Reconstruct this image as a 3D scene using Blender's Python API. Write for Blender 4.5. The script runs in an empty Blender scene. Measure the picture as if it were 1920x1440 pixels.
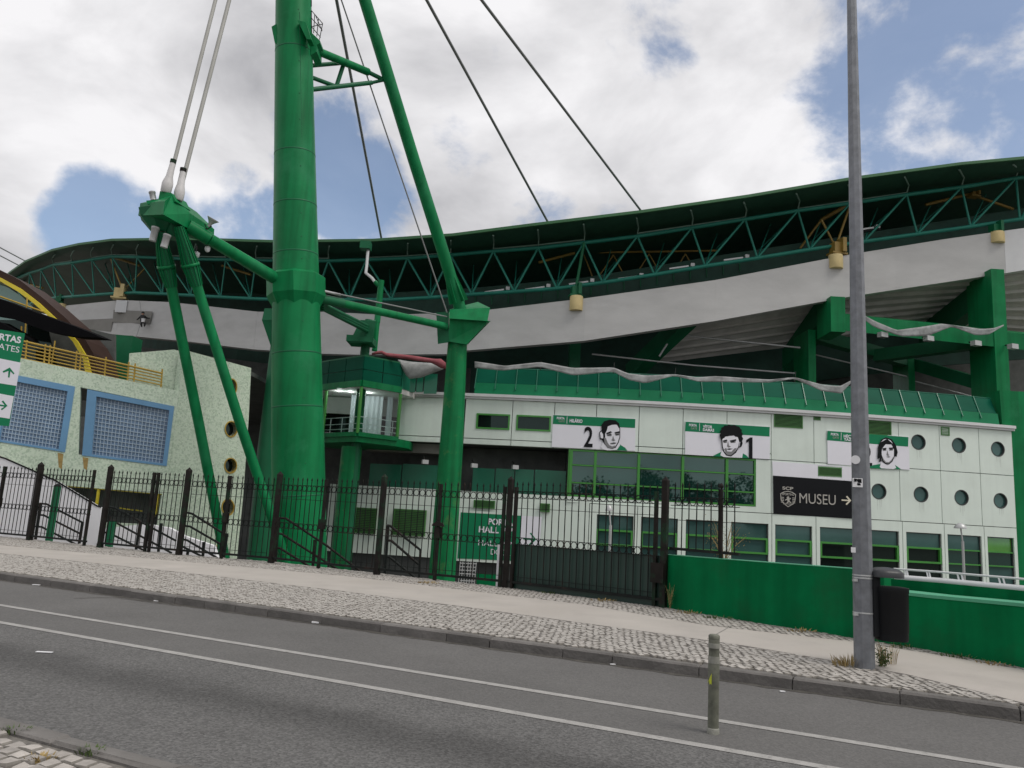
import bpy, bmesh, math, random
from mathutils import Vector, Matrix
from mathutils.geometry import tessellate_polygon
random.seed(7)
R = math.radians
scene = bpy.context.scene
COL = scene.collection

# ------------------------------------------------------------------ camera
F, PITCH, ROLL, EYE = 1450.0, R(9.6), R(3.25), 1.65
cam_d = bpy.data.cameras.new('camera')
cam = bpy.data.objects.new('camera', cam_d)
COL.objects.link(cam)
fw = Vector((0, math.cos(PITCH), math.sin(PITCH)))
r0 = Vector((1, 0, 0)); u0 = Vector((0, -math.sin(PITCH), math.cos(PITCH)))
rt = math.cos(ROLL) * r0 + math.sin(ROLL) * u0
up = -math.sin(ROLL) * r0 + math.cos(ROLL) * u0
CAM = Vector((0, 0, EYE))
m = Matrix((rt, up, -fw)).transposed().to_4x4(); m.translation = CAM
cam.matrix_world = m
cam_d.sensor_width = 36; cam_d.lens = F / 1920 * 36
cam_d.clip_start = 0.05; cam_d.clip_end = 3000
scene.camera = cam

# ------------------------------------------------------------------ world
SUN_EL, SUN_AZ = R(55), R(122)          # azimuth measured from +Y towards +X
w = bpy.data.worlds.new('World'); scene.world = w; w.use_nodes = True
nt = w.node_tree; nt.nodes.clear(); N = nt.nodes; L = nt.links
def wn(t, **k):
    n = N.new(t)
    for a, b in k.items(): setattr(n, a, b)
    return n
out = wn('ShaderNodeOutputWorld')
sky = wn('ShaderNodeTexSky', sky_type='NISHITA', sun_disc=False, sun_elevation=SUN_EL, sun_rotation=SUN_AZ)
sky.air_density = 1.0; sky.dust_density = 1.2; sky.ozone_density = 1.5
bg_s = wn('ShaderNodeBackground'); bg_s.inputs[1].default_value = 0.115
bg_c = wn('ShaderNodeBackground'); bg_c.inputs[1].default_value = 0.86
L.new(sky.outputs[0], bg_s.inputs[0])
tc = wn('ShaderNodeTexCoord')
sep = wn('ShaderNodeSeparateXYZ'); L.new(tc.outputs['Generated'], sep.inputs[0])
def wmath(op, a, b=None, clamp=False):
    n = wn('ShaderNodeMath', operation=op, use_clamp=clamp)
    for i, x in enumerate((a, b)):
        if x is None: continue
        if isinstance(x, (int, float)): n.inputs[i].default_value = x
        else: L.new(x, n.inputs[i])
    return n.outputs[0]
def wnoise(sc, det, rough, off, dist=0.0, sq=1.0):
    mp = wn('ShaderNodeMapping'); L.new(tc.outputs['Generated'], mp.inputs[0]); mp.inputs['Location'].default_value = off; mp.inputs['Scale'].default_value = (1, 1, sq)
    n = wn('ShaderNodeTexNoise'); n.inputs['Scale'].default_value = sc; n.inputs['Detail'].default_value = det
    n.inputs['Roughness'].default_value = rough; n.inputs['Distortion'].default_value = dist
    L.new(mp.outputs[0], n.inputs['Vector']); return n.outputs[0]
cov = wnoise(4.5, 12, 0.60, (3.1, 1.7, 0), 0.15, 1.3)
def pxdir(px, py): return (fw * F + rt * (px - 960) + up * (720 - py)).normalized()
# openings in the cloud deck: direction, angular radius, depth
acc = None
for px, py, rad, wt in ((195, 432, 2.9, .34), (265, 455, 2.9, .34), (335, 450, 2.7, .30), (440, 345, 1.4, .22), (430, 440, 2.6, .32), (640, 340, 3.2, .34), (625, 230, 2.6, .26),
                        (500, 440, 2.6, .28), (1850, 120, 7.5, .29), (1830, 250, 6.0, .275), (1760, 300, 4.0, .20), (1210, 70, 2.8, .20), (1010, 395, 2.0, .13), (700, 420, 3.0, .16),
                        (1960, 0, 9, .20), (160, 420, 2.0, .26)):
    d = pxdir(px, py)
    dp = wn('ShaderNodeVectorMath', operation='DOT_PRODUCT'); L.new(tc.outputs['Generated'], dp.inputs[0]); dp.inputs[1].default_value = d
    mr = wn('ShaderNodeMapRange', interpolation_type='SMOOTHSTEP'); L.new(dp.outputs['Value'], mr.inputs[0])
    mr.inputs[1].default_value = math.cos(R(rad * 1.8)); mr.inputs[2].default_value = math.cos(R(rad * .2)); mr.inputs[3].default_value = 0; mr.inputs[4].default_value = wt
    acc = mr.outputs[0] if acc is None else wmath('MAXIMUM', acc, mr.outputs[0])
cov2 = wmath('SUBTRACT', wmath('ADD', cov, 0.10), acc)
mrc = wn('ShaderNodeMapRange', interpolation_type='SMOOTHSTEP'); L.new(cov2, mrc.inputs[0])
mrc.inputs[1].default_value = 0.33; mrc.inputs[2].default_value = 0.50
shade = wnoise(3.4, 9, 0.55, (8.3, 4.4, 2.0), 0.3, 1.6)
ramp = wn('ShaderNodeValToRGB'); L.new(shade, ramp.inputs[0])
ramp.color_ramp.elements[0].position = 0.22; ramp.color_ramp.elements[0].color = (0.36, 0.36, 0.38, 1)
ramp.color_ramp.elements[1].position = 0.60; ramp.color_ramp.elements[1].color = (0.90, 0.89, 0.905, 1)
L.new(ramp.outputs[0], bg_c.inputs[0])
mix = wn('ShaderNodeMixShader')
L.new(wmath('ADD', wmath('MULTIPLY', mrc.outputs[0], 0.86), 0.13), mix.inputs[0]); L.new(bg_s.outputs[0], mix.inputs[1]); L.new(bg_c.outputs[0], mix.inputs[2])
L.new(mix.outputs[0], out.inputs[0])

sun_d = bpy.data.lights.new('sun', 'SUN'); sun_d.energy = 1.5; sun_d.angle = R(24); sun_d.color = (1.0, 0.95, 0.88)
sun = bpy.data.objects.new('sun', sun_d); COL.objects.link(sun)
sdir = Vector((math.sin(SUN_AZ) * math.cos(SUN_EL), math.cos(SUN_AZ) * math.cos(SUN_EL), math.sin(SUN_EL)))
sun.rotation_euler = sdir.to_track_quat('Z', 'Y').to_euler(); sun.location = (30, -30, 60)
scene.view_settings.view_transform = 'Standard'; scene.view_settings.look = 'None'
scene.view_settings.exposure = 0.28; scene.view_settings.gamma = 1.0; scene.view_settings.use_curve_mapping = False

# ------------------------------------------------------------------ rays -> places
def ray(px, py): return fw * F + rt * (px - 960) + up * (720 - py)
def at(px, py, D):
    d = ray(px, py); return CAM + d * (D / d.y)
def gp(px, py, z=0.0):
    d = ray(px, py); return CAM + d * ((z - EYE) / d.z)
def depth(p): return (p - CAM).dot(fw)
def rad(p, wpx): return wpx / 2 / F * depth(p)
def onp(px, py, p0, n):
    d = ray(px, py); return CAM + d * ((p0 - CAM).dot(n) / d.dot(n))
def interp(tab, x):
    if x <= tab[0][0]: return tab[0][1]
    for (a, b), (c, d) in zip(tab, tab[1:]):
        if x <= c: return b + (d - b) * (x - a) / (c - a)
    return tab[-1][1]
# facade of the white building: a gentle convex curve in plan
def fD(X): return 41.8 + .005 * (X - 11) ** 2
def fn(X):
    k = .01 * (X - 11); return Vector((k, -1, 0)).normalized()
def fac(px, py, off=0.0):
    D = 42.0
    for _ in range(12):
        p = at(px, py, D); D = fD(p.x) - off
    return at(px, py, D)
def fp(X, z, off=0.0):
    p = Vector((X, fD(X), z)) + fn(X) * off; return p

# ------------------------------------------------------------------ mesh builder
class MB:
    def __init__(s): s.v = []; s.f = []; s.sm = []; s.mi = []
    def add(s, vs, fs, smooth=False, mi=None):
        b = len(s.v); s.v += [Vector(v) for v in vs]
        for k, f in enumerate(fs): s.f.append([b + i for i in f]); s.sm.append(smooth); s.mi.append(mi[k] if mi else 0)
        return s
    def hexa(s, a):      # 8 points: 4 front (ccw), 4 back
        return s.add(a, [(0, 1, 2, 3), (7, 6, 5, 4), (0, 4, 5, 1), (1, 5, 6, 2), (2, 6, 7, 3), (3, 7, 4, 0)])
    def box(s, c, d, rz=0.0, M=None):
        c = Vector(c); x, y, z = d[0] / 2, d[1] / 2, d[2] / 2
        Mr = M or Matrix.Rotation(rz, 3, 'Z')
        p = [c + Mr @ Vector(q) for q in ((-x, -y, -z), (x, -y, -z), (x, -y, z), (-x, -y, z), (-x, y, -z), (x, y, -z), (x, y, z), (-x, y, z))]
        return s.hexa(p)
    def prism(s, poly, vec):
        n = len(poly); vec = Vector(vec); poly = [Vector(p) for p in poly]
        b = [p + vec for p in poly]
        tri = tessellate_polygon([poly])
        s.add(poly + b, [tuple(t) for t in tri] + [tuple(i + n for i in reversed(t)) for t in tri] + [(i, i + n, (i + 1) % n + n, (i + 1) % n) for i in range(n)])
        return s
    def face(s, poly):
        poly = [Vector(p) for p in poly]
        return s.add(poly, [tuple(t) for t in tessellate_polygon([poly])])
    def bar(s, a, b, w, h=None, upv=(0, 0, 1)):
        h = h or w; a = Vector(a); b = Vector(b); t = (b - a).normalized(); u = Vector(upv)
        if abs(t.dot(u)) > .98: u = Vector((0, 1, 0))
        x = t.cross(u).normalized() * (w / 2); y = x.cross(t).normalized() * (h / 2)
        return s.hexa([a - x - y, a + x - y, a + x + y, a - x + y, b - x - y, b + x - y, b + x + y, b - x + y])
    def tube(s, pts, r, n=10, cap=True, smooth=True):
        pts = [Vector(p) for p in pts]; k = len(pts)
        rr = r if isinstance(r, (list, tuple)) else [r] * k
        ref = Vector((0, 0, 1)); vs = []
        t0 = (pts[1] - pts[0]).normalized()
        if abs(t0.dot(ref)) > .95: ref = Vector((1, 0, 0))
        for i, p in enumerate(pts):
            t = (pts[min(i + 1, k - 1)] - pts[max(i - 1, 0)]).normalized()
            x = t.cross(ref).normalized(); y = x.cross(t)
            vs += [p + (x * math.cos(2 * math.pi * j / n) + y * math.sin(2 * math.pi * j / n)) * rr[i] for j in range(n)]
        fs = [(i * n + j, i * n + (j + 1) % n, (i + 1) * n + (j + 1) % n, (i + 1) * n + j) for i in range(k - 1) for j in range(n)]
        s.add(vs, fs, smooth)
        if cap:
            s.add([vs[j] for j in range(n)], [tuple(range(n))][::1]); s.add([vs[(k - 1) * n + j] for j in range(n)], [tuple(reversed(range(n)))])
        return s
    def lathe(s, c, prof, n=16, ax=(0, 0, 1), smooth=True, ph=0.0):
        ax = Vector(ax).normalized(); c = Vector(c)
        ref = Vector((1, 0, 0)) if abs(ax.x) < .9 else Vector((0, 1, 0))
        x = ax.cross(ref).normalized(); y = ax.cross(x)
        vs = []
        for r, z in prof:
            vs += [c + ax * z + (x * math.cos(2 * math.pi * j / n + ph) + y * math.sin(2 * math.pi * j / n + ph)) * r for j in range(n)]
        k = len(prof)
        s.add(vs, [(i * n + j, i * n + (j + 1) % n, (i + 1) * n + (j + 1) % n, (i + 1) * n + j) for i in range(k - 1) for j in range(n)], smooth)
        s.add(vs[:n], [tuple(reversed(range(n)))]); s.add(vs[-n:], [tuple(range(n))])
        return s
    def mesh(s, name, mat, origin):
        me = bpy.data.meshes.new(name); me.from_pydata([v - origin for v in s.v], [], s.f)
        for x in (mat if isinstance(mat, (list, tuple)) else [mat]): me.materials.append(x)
        me.polygons.foreach_set('material_index', s.mi); me.polygons.foreach_set('use_smooth', s.sm); me.update()
        bm = bmesh.new(); bm.from_mesh(me); bmesh.ops.recalc_face_normals(bm, faces=bm.faces); bm.to_mesh(me); bm.free()
        return me
WL = {}
def wl(o): return WL.get(o.name, Vector((0, 0, 0)))
def put(mb, name, mat, parent=None):
    xs = [v.x for v in mb.v]; ys = [v.y for v in mb.v]; zs = [v.z for v in mb.v]
    org = Vector(((min(xs) + max(xs)) / 2, (min(ys) + max(ys)) / 2, min(zs)))
    o = bpy.data.objects.new(name, mb.mesh(name, mat, org)); COL.objects.link(o)
    WL[o.name] = org
    if parent: o.parent = parent; o.location = org - wl(parent)
    else: o.location = org
    return o
def inst(name, me, parent, M):
    o = bpy.data.objects.new(name, me); COL.objects.link(o)
    M = M.copy(); WL[o.name] = M.translation.copy()
    if parent: o.parent = parent; M.translation = M.translation - wl(parent)
    o.matrix_local = M
    return o
def tag(o, label, cat=None, group=None, kind=None):
    o['label'] = label
    if cat: o['category'] = cat
    if group: o['group'] = group
    if kind: o['kind'] = kind
    return o
def thing(name, label, cat, loc, group=None):
    o = bpy.data.objects.new(name, None); COL.objects.link(o); o.location = loc; WL[o.name] = Vector(loc)
    o.empty_display_size = .2
    return tag(o, label, cat, group)
def struct(mb, name, mat, label):
    o = put(mb, name, mat); o['kind'] = 'structure'; o['label'] = label; return o
_cyl = {}
def cylmesh(mat, n=8):
    k = (mat.name, n)
    if k not in _cyl:
        mb = MB(); mb.lathe((0, 0, 0), [(1, 0), (1, 1)], n)
        _cyl[k] = mb.mesh('rod', mat, Vector((0, 0, 0)))
    return _cyl[k]
def rod(name, a, b, r, mat, parent, n=8):
    a = Vector(a); b = Vector(b); d = b - a
    q = d.to_track_quat('Z', 'Y').to_matrix().to_4x4()
    M = Matrix.Translation(a) @ q @ Matrix.Diagonal((r, r, d.length, 1))
    return inst(name, cylmesh(mat, n), parent, M)

# ------------------------------------------------------------------ materials
def mat(name, col, rough=.6, metal=0.0, var=.12, sc=1.0, bump=0.0, bsc=20.0, spec=.5, dirt=None, dsc=.4, damt=.5, streak=0.0, rnd=0.0, stretch=(1, 1, 1)):
    mt = bpy.data.materials.new(name); mt.use_nodes = True
    t = mt.node_tree; n = t.nodes; l = t.links; b = n['Principled BSDF']
    b.inputs['Roughness'].default_value = rough; b.inputs['Metallic'].default_value = metal; b.inputs['Specular IOR Level'].default_value = spec
    g = n.new('ShaderNodeNewGeometry'); mp = n.new('ShaderNodeMapping'); l.new(g.outputs['Position'], mp.inputs[0]); mp.inputs['Scale'].default_value = stretch
    no = n.new('ShaderNodeTexNoise'); no.inputs['Scale'].default_value = sc; no.inputs['Detail'].default_value = 6; no.inputs['Roughness'].default_value = .6
    l.new(mp.outputs[0], no.inputs['Vector'])
    mr = n.new('ShaderNodeMapRange'); l.new(no.outputs[0], mr.inputs[0]); mr.inputs[1].default_value = .3; mr.inputs[2].default_value = .7
    mr.inputs[3].default_value = 1 - var; mr.inputs[4].default_value = 1 + var
    val = mr.outputs[0]
    if rnd:
        oi = n.new('ShaderNodeObjectInfo'); m2 = n.new('ShaderNodeMapRange'); l.new(oi.outputs['Random'], m2.inputs[0]); m2.inputs[3].default_value = 1 - rnd; m2.inputs[4].default_value = 1 + rnd
        mm = n.new('ShaderNodeMath'); mm.operation = 'MULTIPLY'; l.new(val, mm.inputs[0]); l.new(m2.outputs[0], mm.inputs[1]); val = mm.outputs[0]
    if streak:
        mp2 = n.new('ShaderNodeMapping'); l.new(g.outputs['Position'], mp2.inputs[0]); mp2.inputs['Scale'].default_value = (2.2, 2.2, .12)
        n2 = n.new('ShaderNodeTexNoise'); n2.inputs['Scale'].default_value = 1.6; n2.inputs['Detail'].default_value = 5; l.new(mp2.outputs[0], n2.inputs['Vector'])
        m3 = n.new('ShaderNodeMapRange'); l.new(n2.outputs[0], m3.inputs[0]); m3.inputs[1].default_value = .42; m3.inputs[2].default_value = .7; m3.inputs[3].default_value = 1; m3.inputs[4].default_value = 1 - streak
        mm = n.new('ShaderNodeMath'); mm.operation = 'MULTIPLY'; l.new(val, mm.inputs[0]); l.new(m3.outputs[0], mm.inputs[1]); val = mm.outputs[0]
    vm = n.new('ShaderNodeVectorMath'); vm.operation = 'SCALE'; vm.inputs[0].default_value = col; l.new(val, vm.inputs['Scale'])
    colout = vm.outputs[0]
    if dirt:
        n4 = n.new('ShaderNodeTexNoise'); n4.inputs['Scale'].default_value = dsc; n4.inputs['Detail'].default_value = 8; n4.inputs['Roughness'].default_value = .65
        l.new(mp.outputs[0], n4.inputs['Vector'])
        m4 = n.new('ShaderNodeMapRange'); l.new(n4.outputs[0], m4.inputs[0]); m4.inputs[1].default_value = .52; m4.inputs[2].default_value = .72; m4.inputs[4].default_value = damt
        mx = n.new('ShaderNodeMix'); mx.data_type = 'RGBA'; l.new(m4.outputs[0], mx.inputs[0]); l.new(colout, mx.inputs[6]); mx.inputs[7].default_value = (*dirt, 1); colout = mx.outputs[2]
    l.new(colout, b.inputs['Base Color'])
    if bump:
        n5 = n.new('ShaderNodeTexNoise'); n5.inputs['Scale'].default_value = bsc; n5.inputs['Detail'].default_value = 4; l.new(mp.outputs[0], n5.inputs['Vector'])
        bp = n.new('ShaderNodeBump'); bp.inputs['Strength'].default_value = bump; bp.inputs['Distance'].default_value = .02; l.new(n5.outputs[0], bp.inputs['Height']); l.new(bp.outputs[0], b.inputs['Normal'])
    return mt
M = {}
M['steel'] = mat('green_steel_paint', (.004, .178, .058), .42, spec=.16, var=.16, sc=.6, streak=.28, bump=.08, bsc=6, dirt=(.03, .22, .10), dsc=.5, damt=.6)
M['steel_worn'] = mat('worn_green_paint', (.004, .165, .053), .46, spec=.16, var=.16, sc=.8, streak=.4, dirt=(.26, .27, .08), dsc=1.1, damt=.3)
M['steel_dk'] = mat('dark_green_paint', (.006, .115, .048), .5, spec=.3, var=.15, sc=.8)
M['teal'] = mat('teal_green_truss_paint', (.016, .175, .130), .45, spec=.3, var=.12)
M['rail_gr'] = mat('pale_green_grey_paint', (.14, .22, .18), .55)
M['wallgreen'] = mat('street_wall_green_paint', (.001, .145, .048), .75, spec=.07, var=.14, sc=1.3, bump=.3, bsc=5, dirt=(.012, .075, .03), dsc=1.1, damt=.6, streak=.28)
M['wallgreen_lt'] = mat('light_green_wall_coping', (.06, .30, .17), .6)
M['gpanel'] = mat('green_panel_paint', (.008, .13, .075), .3, var=.15, sc=.6)
M['gfascia'] = mat('green_fascia_paint', (.005, .16, .068), .45, spec=.2, var=.12, sc=.7)
M['roof'] = mat('dark_green_roof_sheet', (.018, .066, .040), .5, var=.2, sc=1.5)
M['roofedge'] = mat('green_roof_edge', (.030, .125, .045), .55)
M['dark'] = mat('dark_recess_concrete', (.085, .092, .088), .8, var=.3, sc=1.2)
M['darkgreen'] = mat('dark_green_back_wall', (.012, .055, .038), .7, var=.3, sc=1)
M['concrete'] = mat('grey_rim_concrete', (.485, .485, .48), .85, var=.10, sc=.35, bump=.2, bsc=4, dirt=(.37, .365, .36), dsc=.22, damt=.6, stretch=(1, 1, 2.5))
M['concrete_dk'] = mat('bare_patched_concrete', (.22, .215, .20), .85, var=.15, sc=.8)
M['tread'] = mat('stand_tread_concrete', (.58, .565, .55), .9, var=.15, sc=.7, dirt=(.28, .28, .27), dsc=.6)
M['plinth'] = mat('yellow_cream_plinth', (.62, .50, .25), .8, var=.12, sc=1.5)
M['yellow'] = mat('ochre_yellow_steel', (.26, .17, .035), .5)
M['yellow_br'] = mat('yellow_railing_paint', (.38, .25, .03), .55)
M['white_panel'] = mat('pale_mint_white_panel', (.64, .72, .665), .6, spec=.2, var=.05, sc=.5, streak=.05, dirt=(.53, .585, .535), dsc=.6, damt=.35)
M['drip'] = mat('grey_drip_stain', (.53, .59, .545), .7, var=.1, sc=6)
M['ledge'] = mat('light_grey_cornice', (.60, .61, .62), .5, var=.06)
M['joint'] = mat('dark_panel_joint', (.05, .055, .055), .9)
M['frame_g'] = mat('bright_green_window_frame', (.045, .235, .035), .4, var=.08)
M['louvre'] = mat('green_louvre_blade', (.05, .17, .04), .5, var=.1)
def glass(name, col, rough=.04, ior=1.9):
    g = mat(name, col, rough, var=.25, sc=.25, spec=.15 if 'parapet' in name else .6); g.node_tree.nodes['Principled BSDF'].inputs['Specular Tint'].default_value = (.62, .88, .82, 1); g.node_tree.nodes['Principled BSDF'].inputs['IOR'].default_value = ior; return g
M['glass'] = glass('teal_grey_window_glass', (.040, .090, .085), .04, 1.55)
M['glass_dk'] = glass('dark_window_glass', (.008, .012, .011), .03, 1.4)
M['glass_cw'] = glass('curtain_wall_glass', (.005, .026, .022), .02, 1.85)
M['glass_green'] = glass('lime_green_spandrel_glass', (.08, .26, .03))
M['glass_par'] = glass('green_parapet_glass', (.004, .078, .046), .38, 1.25)
M['glass_sky'] = glass('pale_sky_glass', (.20, .30, .29), .05, 1.8)
M['iron'] = mat('black_iron_paint', (.008, .011, .010), .6, spec=.2, var=.3, sc=4, dirt=(.05, .025, .018), dsc=2.0, damt=.6)
M['iron_post'] = mat('rusty_post_paint', (.015, .0125, .011), .65, spec=.15, var=.4, sc=6, dirt=(.010, .055, .025), dsc=2.5, damt=.9)
M['sheet'] = mat('dark_green_gate_sheet', (.008, .036, .026), .45, var=.12)
M['galv'] = mat('galvanised_steel', (.19, .20, .22), .6, metal=.3, var=.22, sc=9, bump=.06, bsc=30, streak=.2, dirt=(.28, .29, .31), dsc=5, damt=.35)
M['binplastic'] = mat('charcoal_plastic', (.012, .013, .015), .55, spec=.15, var=.1, sc=4)
M['binlid'] = mat('grey_worn_plastic_lid', (.04, .042, .046), .4, spec=.3, var=.1)
M['bollard'] = mat('olive_grey_flexible_post', (.125, .130, .100), .65, var=.25, sc=14, dirt=(.045, .045, .036), dsc=16, damt=.7)
M['bollard_band'] = mat('dull_reflective_band', (.24, .24, .21), .5, var=.2, sc=25)
M['sticker'] = mat('lime_sticker', (.45, .50, .03), .5)
M['white'] = mat('white_paint', (.74, .74, .76), .5, var=.04)
M['white_pr'] = mat('white_print', (.72, .72, .78), .45, var=.03)
M['black_pr'] = mat('black_print', (.008, .009, .011), .5, spec=.12, var=.1)
M['green_pr'] = mat('green_print', (.010, .19, .085), .5, spec=.15, var=.05)
M['grey_pr'] = mat('warm_grey_print', (.36, .35, .32), .5, var=.05)
M['beige_pr'] = mat('pale_gold_print', (.62, .58, .46), .5, var=.05)
M['skin_pr'] = mat('mid_grey_print', (.19, .19, .20), .5)
M['cloth'] = mat('white_dust_netting', (.62, .62, .61), .9, var=.12, sc=3, bump=.3, bsc=12)
M['netting'] = mat('grey_white_netting', (.30, .31, .31), .95, var=.3, sc=2.5, bump=.4, bsc=10, spec=.1)
M['redcloth'] = mat('faded_red_tarp', (.27, .07, .085), .85, var=.2, sc=3)
M['tarp'] = mat('white_ramp_plaster', (.74, .74, .77), .7, var=.05, sc=1.2, bump=.3, bsc=2)
M['brown'] = mat('brown_arch_cladding', (.038, .020, .015), .6, spec=.2)
M['yel_arch'] = mat('yellow_arch_edge', (.62, .50, .03), .5)
M['blackcloth'] = mat('black_awning', (.006, .006, .007), .9, spec=.04)
M['blue'] = mat('blue_window_frame_paint', (.12, .27, .45), .5, var=.08)
M['bluegrid'] = mat('blue_grey_glass_brick', (.12, .19, .29), .25, var=.15, sc=2)
M['gridline'] = mat('pale_blue_mullion', (.33, .42, .52), .5)
M['cable'] = mat('grey_cable_sheath', (.19, .20, .20), .5, var=.1)
M['cable_lt'] = mat('pale_cable_sheath', (.34, .34, .32), .55)
M['socket'] = mat('pale_grey_socket', (.55, .54, .54), .5, var=.15, sc=3)
M['lampgrey'] = mat('aluminium_grey', (.42, .43, .43), .4, metal=.3)
M['kerb'] = mat('worn_kerb_stone', (.135, .127, .12), .85, var=.25, sc=3, bump=.5, bsc=25, dirt=(.09, .085, .08), dsc=2.2, damt=.8, rnd=.12)
M['cobble'] = mat('limestone_cobble', (.36, .34, .315), .75, var=.15, sc=9, bump=.4, bsc=40, rnd=.16, dirt=(.26, .24, .22), dsc=.8, damt=.6)
M['cobble_dk'] = mat('weathered_limestone_cobble', (.34, .315, .29), .8, var=.25, sc=7, bump=.4, bsc=40, rnd=.22, dirt=(.22, .20, .17), dsc=4, damt=.6)
M['mortar'] = mat('dark_joint_grit', (.14, .13, .117), .95, var=.35, sc=25)
M['grit_shade'] = mat('grit_and_shade_stone_side', (.215, .20, .18), .95, var=.3, sc=12)  # cobble sides: stained by grit, with joint shade also put into the colour
M['path'] = mat('beige_concrete_path', (.385, .358, .328), .9, var=.10, sc=1.2, bump=.2, bsc=60, dirt=(.31, .283, .253), dsc=.6, damt=.7)
M['soil'] = mat('dusty_ground', (.16, .15, .13), .95, var=.2)
M['line'] = mat('worn_road_marking', (.33, .322, .31), .8, var=.2, sc=7, bump=.4, bsc=90, dirt=(.14, .136, .13), dsc=14, damt=.85)
M['weed'] = mat('green_weed_leaf', (.07, .11, .03), .7, var=.4, sc=20)
M['dry'] = mat('dry_straw_grass', (.30, .22, .09), .8, var=.4, sc=20)
M['rust'] = mat('rust_stain', (.33, .23, .08), .8, var=.3, sc=4)
M['leaf'] = mat('dark_tree_leaf', (.04, .07, .02), .7, var=.4, sc=2)
M['bark'] = mat('tree_bark', (.07, .05, .035), .9)
M['cloth_dk'] = mat('dark_work_clothes', (.014, .015, .018), .8)
M['skin'] = mat('skin', (.35, .20, .14), .6)
M['interior'] = mat('pale_interior_wall', (.55, .54, .52), .8, var=.08)
M['curtain'] = mat('pale_interior_curtain', (.60, .64, .68), .8, var=.08, stretch=(6, 6, .2))
def emis(name, col, s):
    e = bpy.data.materials.new(name); e.use_nodes = True; b = e.node_tree.nodes['Principled BSDF']
    b.inputs['Emission Color'].default_value = (*col, 1); b.inputs['Emission Strength'].default_value = s; return e
M['lit'] = emis('lit_downlight', (1, .95, .85), 6)
def clearglass():
    mt = bpy.data.materials.new('clear_booth_glass'); mt.use_nodes = True; t = mt.node_tree; t.nodes.clear()
    o = t.nodes.new('ShaderNodeOutputMaterial'); mx = t.nodes.new('ShaderNodeMixShader'); tr = t.nodes.new('ShaderNodeBsdfTransparent'); gl = t.nodes.new('ShaderNodeBsdfGlossy')
    gl.inputs['Roughness'].default_value = .02; tr.inputs[0].default_value = (.80, .86, .84, 1)
    fr = t.nodes.new('ShaderNodeFresnel'); fr.inputs[0].default_value = 1.5
    gg = t.nodes.new('ShaderNodeNewGeometry'); sb = t.nodes.new('ShaderNodeMath'); sb.operation = 'SUBTRACT'; sb.inputs[0].default_value = 1; t.links.new(gg.outputs['Backfacing'], sb.inputs[1]); mu_ = t.nodes.new('ShaderNodeMath'); mu_.operation = 'MULTIPLY'; t.links.new(fr.outputs[0], mu_.inputs[0]); t.links.new(sb.outputs[0], mu_.inputs[1])
    t.links.new(mu_.outputs[0], mx.inputs[0]); t.links.new(tr.outputs[0], mx.inputs[1]); t.links.new(gl.outputs[0], mx.inputs[2]); t.links.new(mx.outputs[0], o.inputs[0]); return mt
M['clear'] = clearglass()
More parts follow.
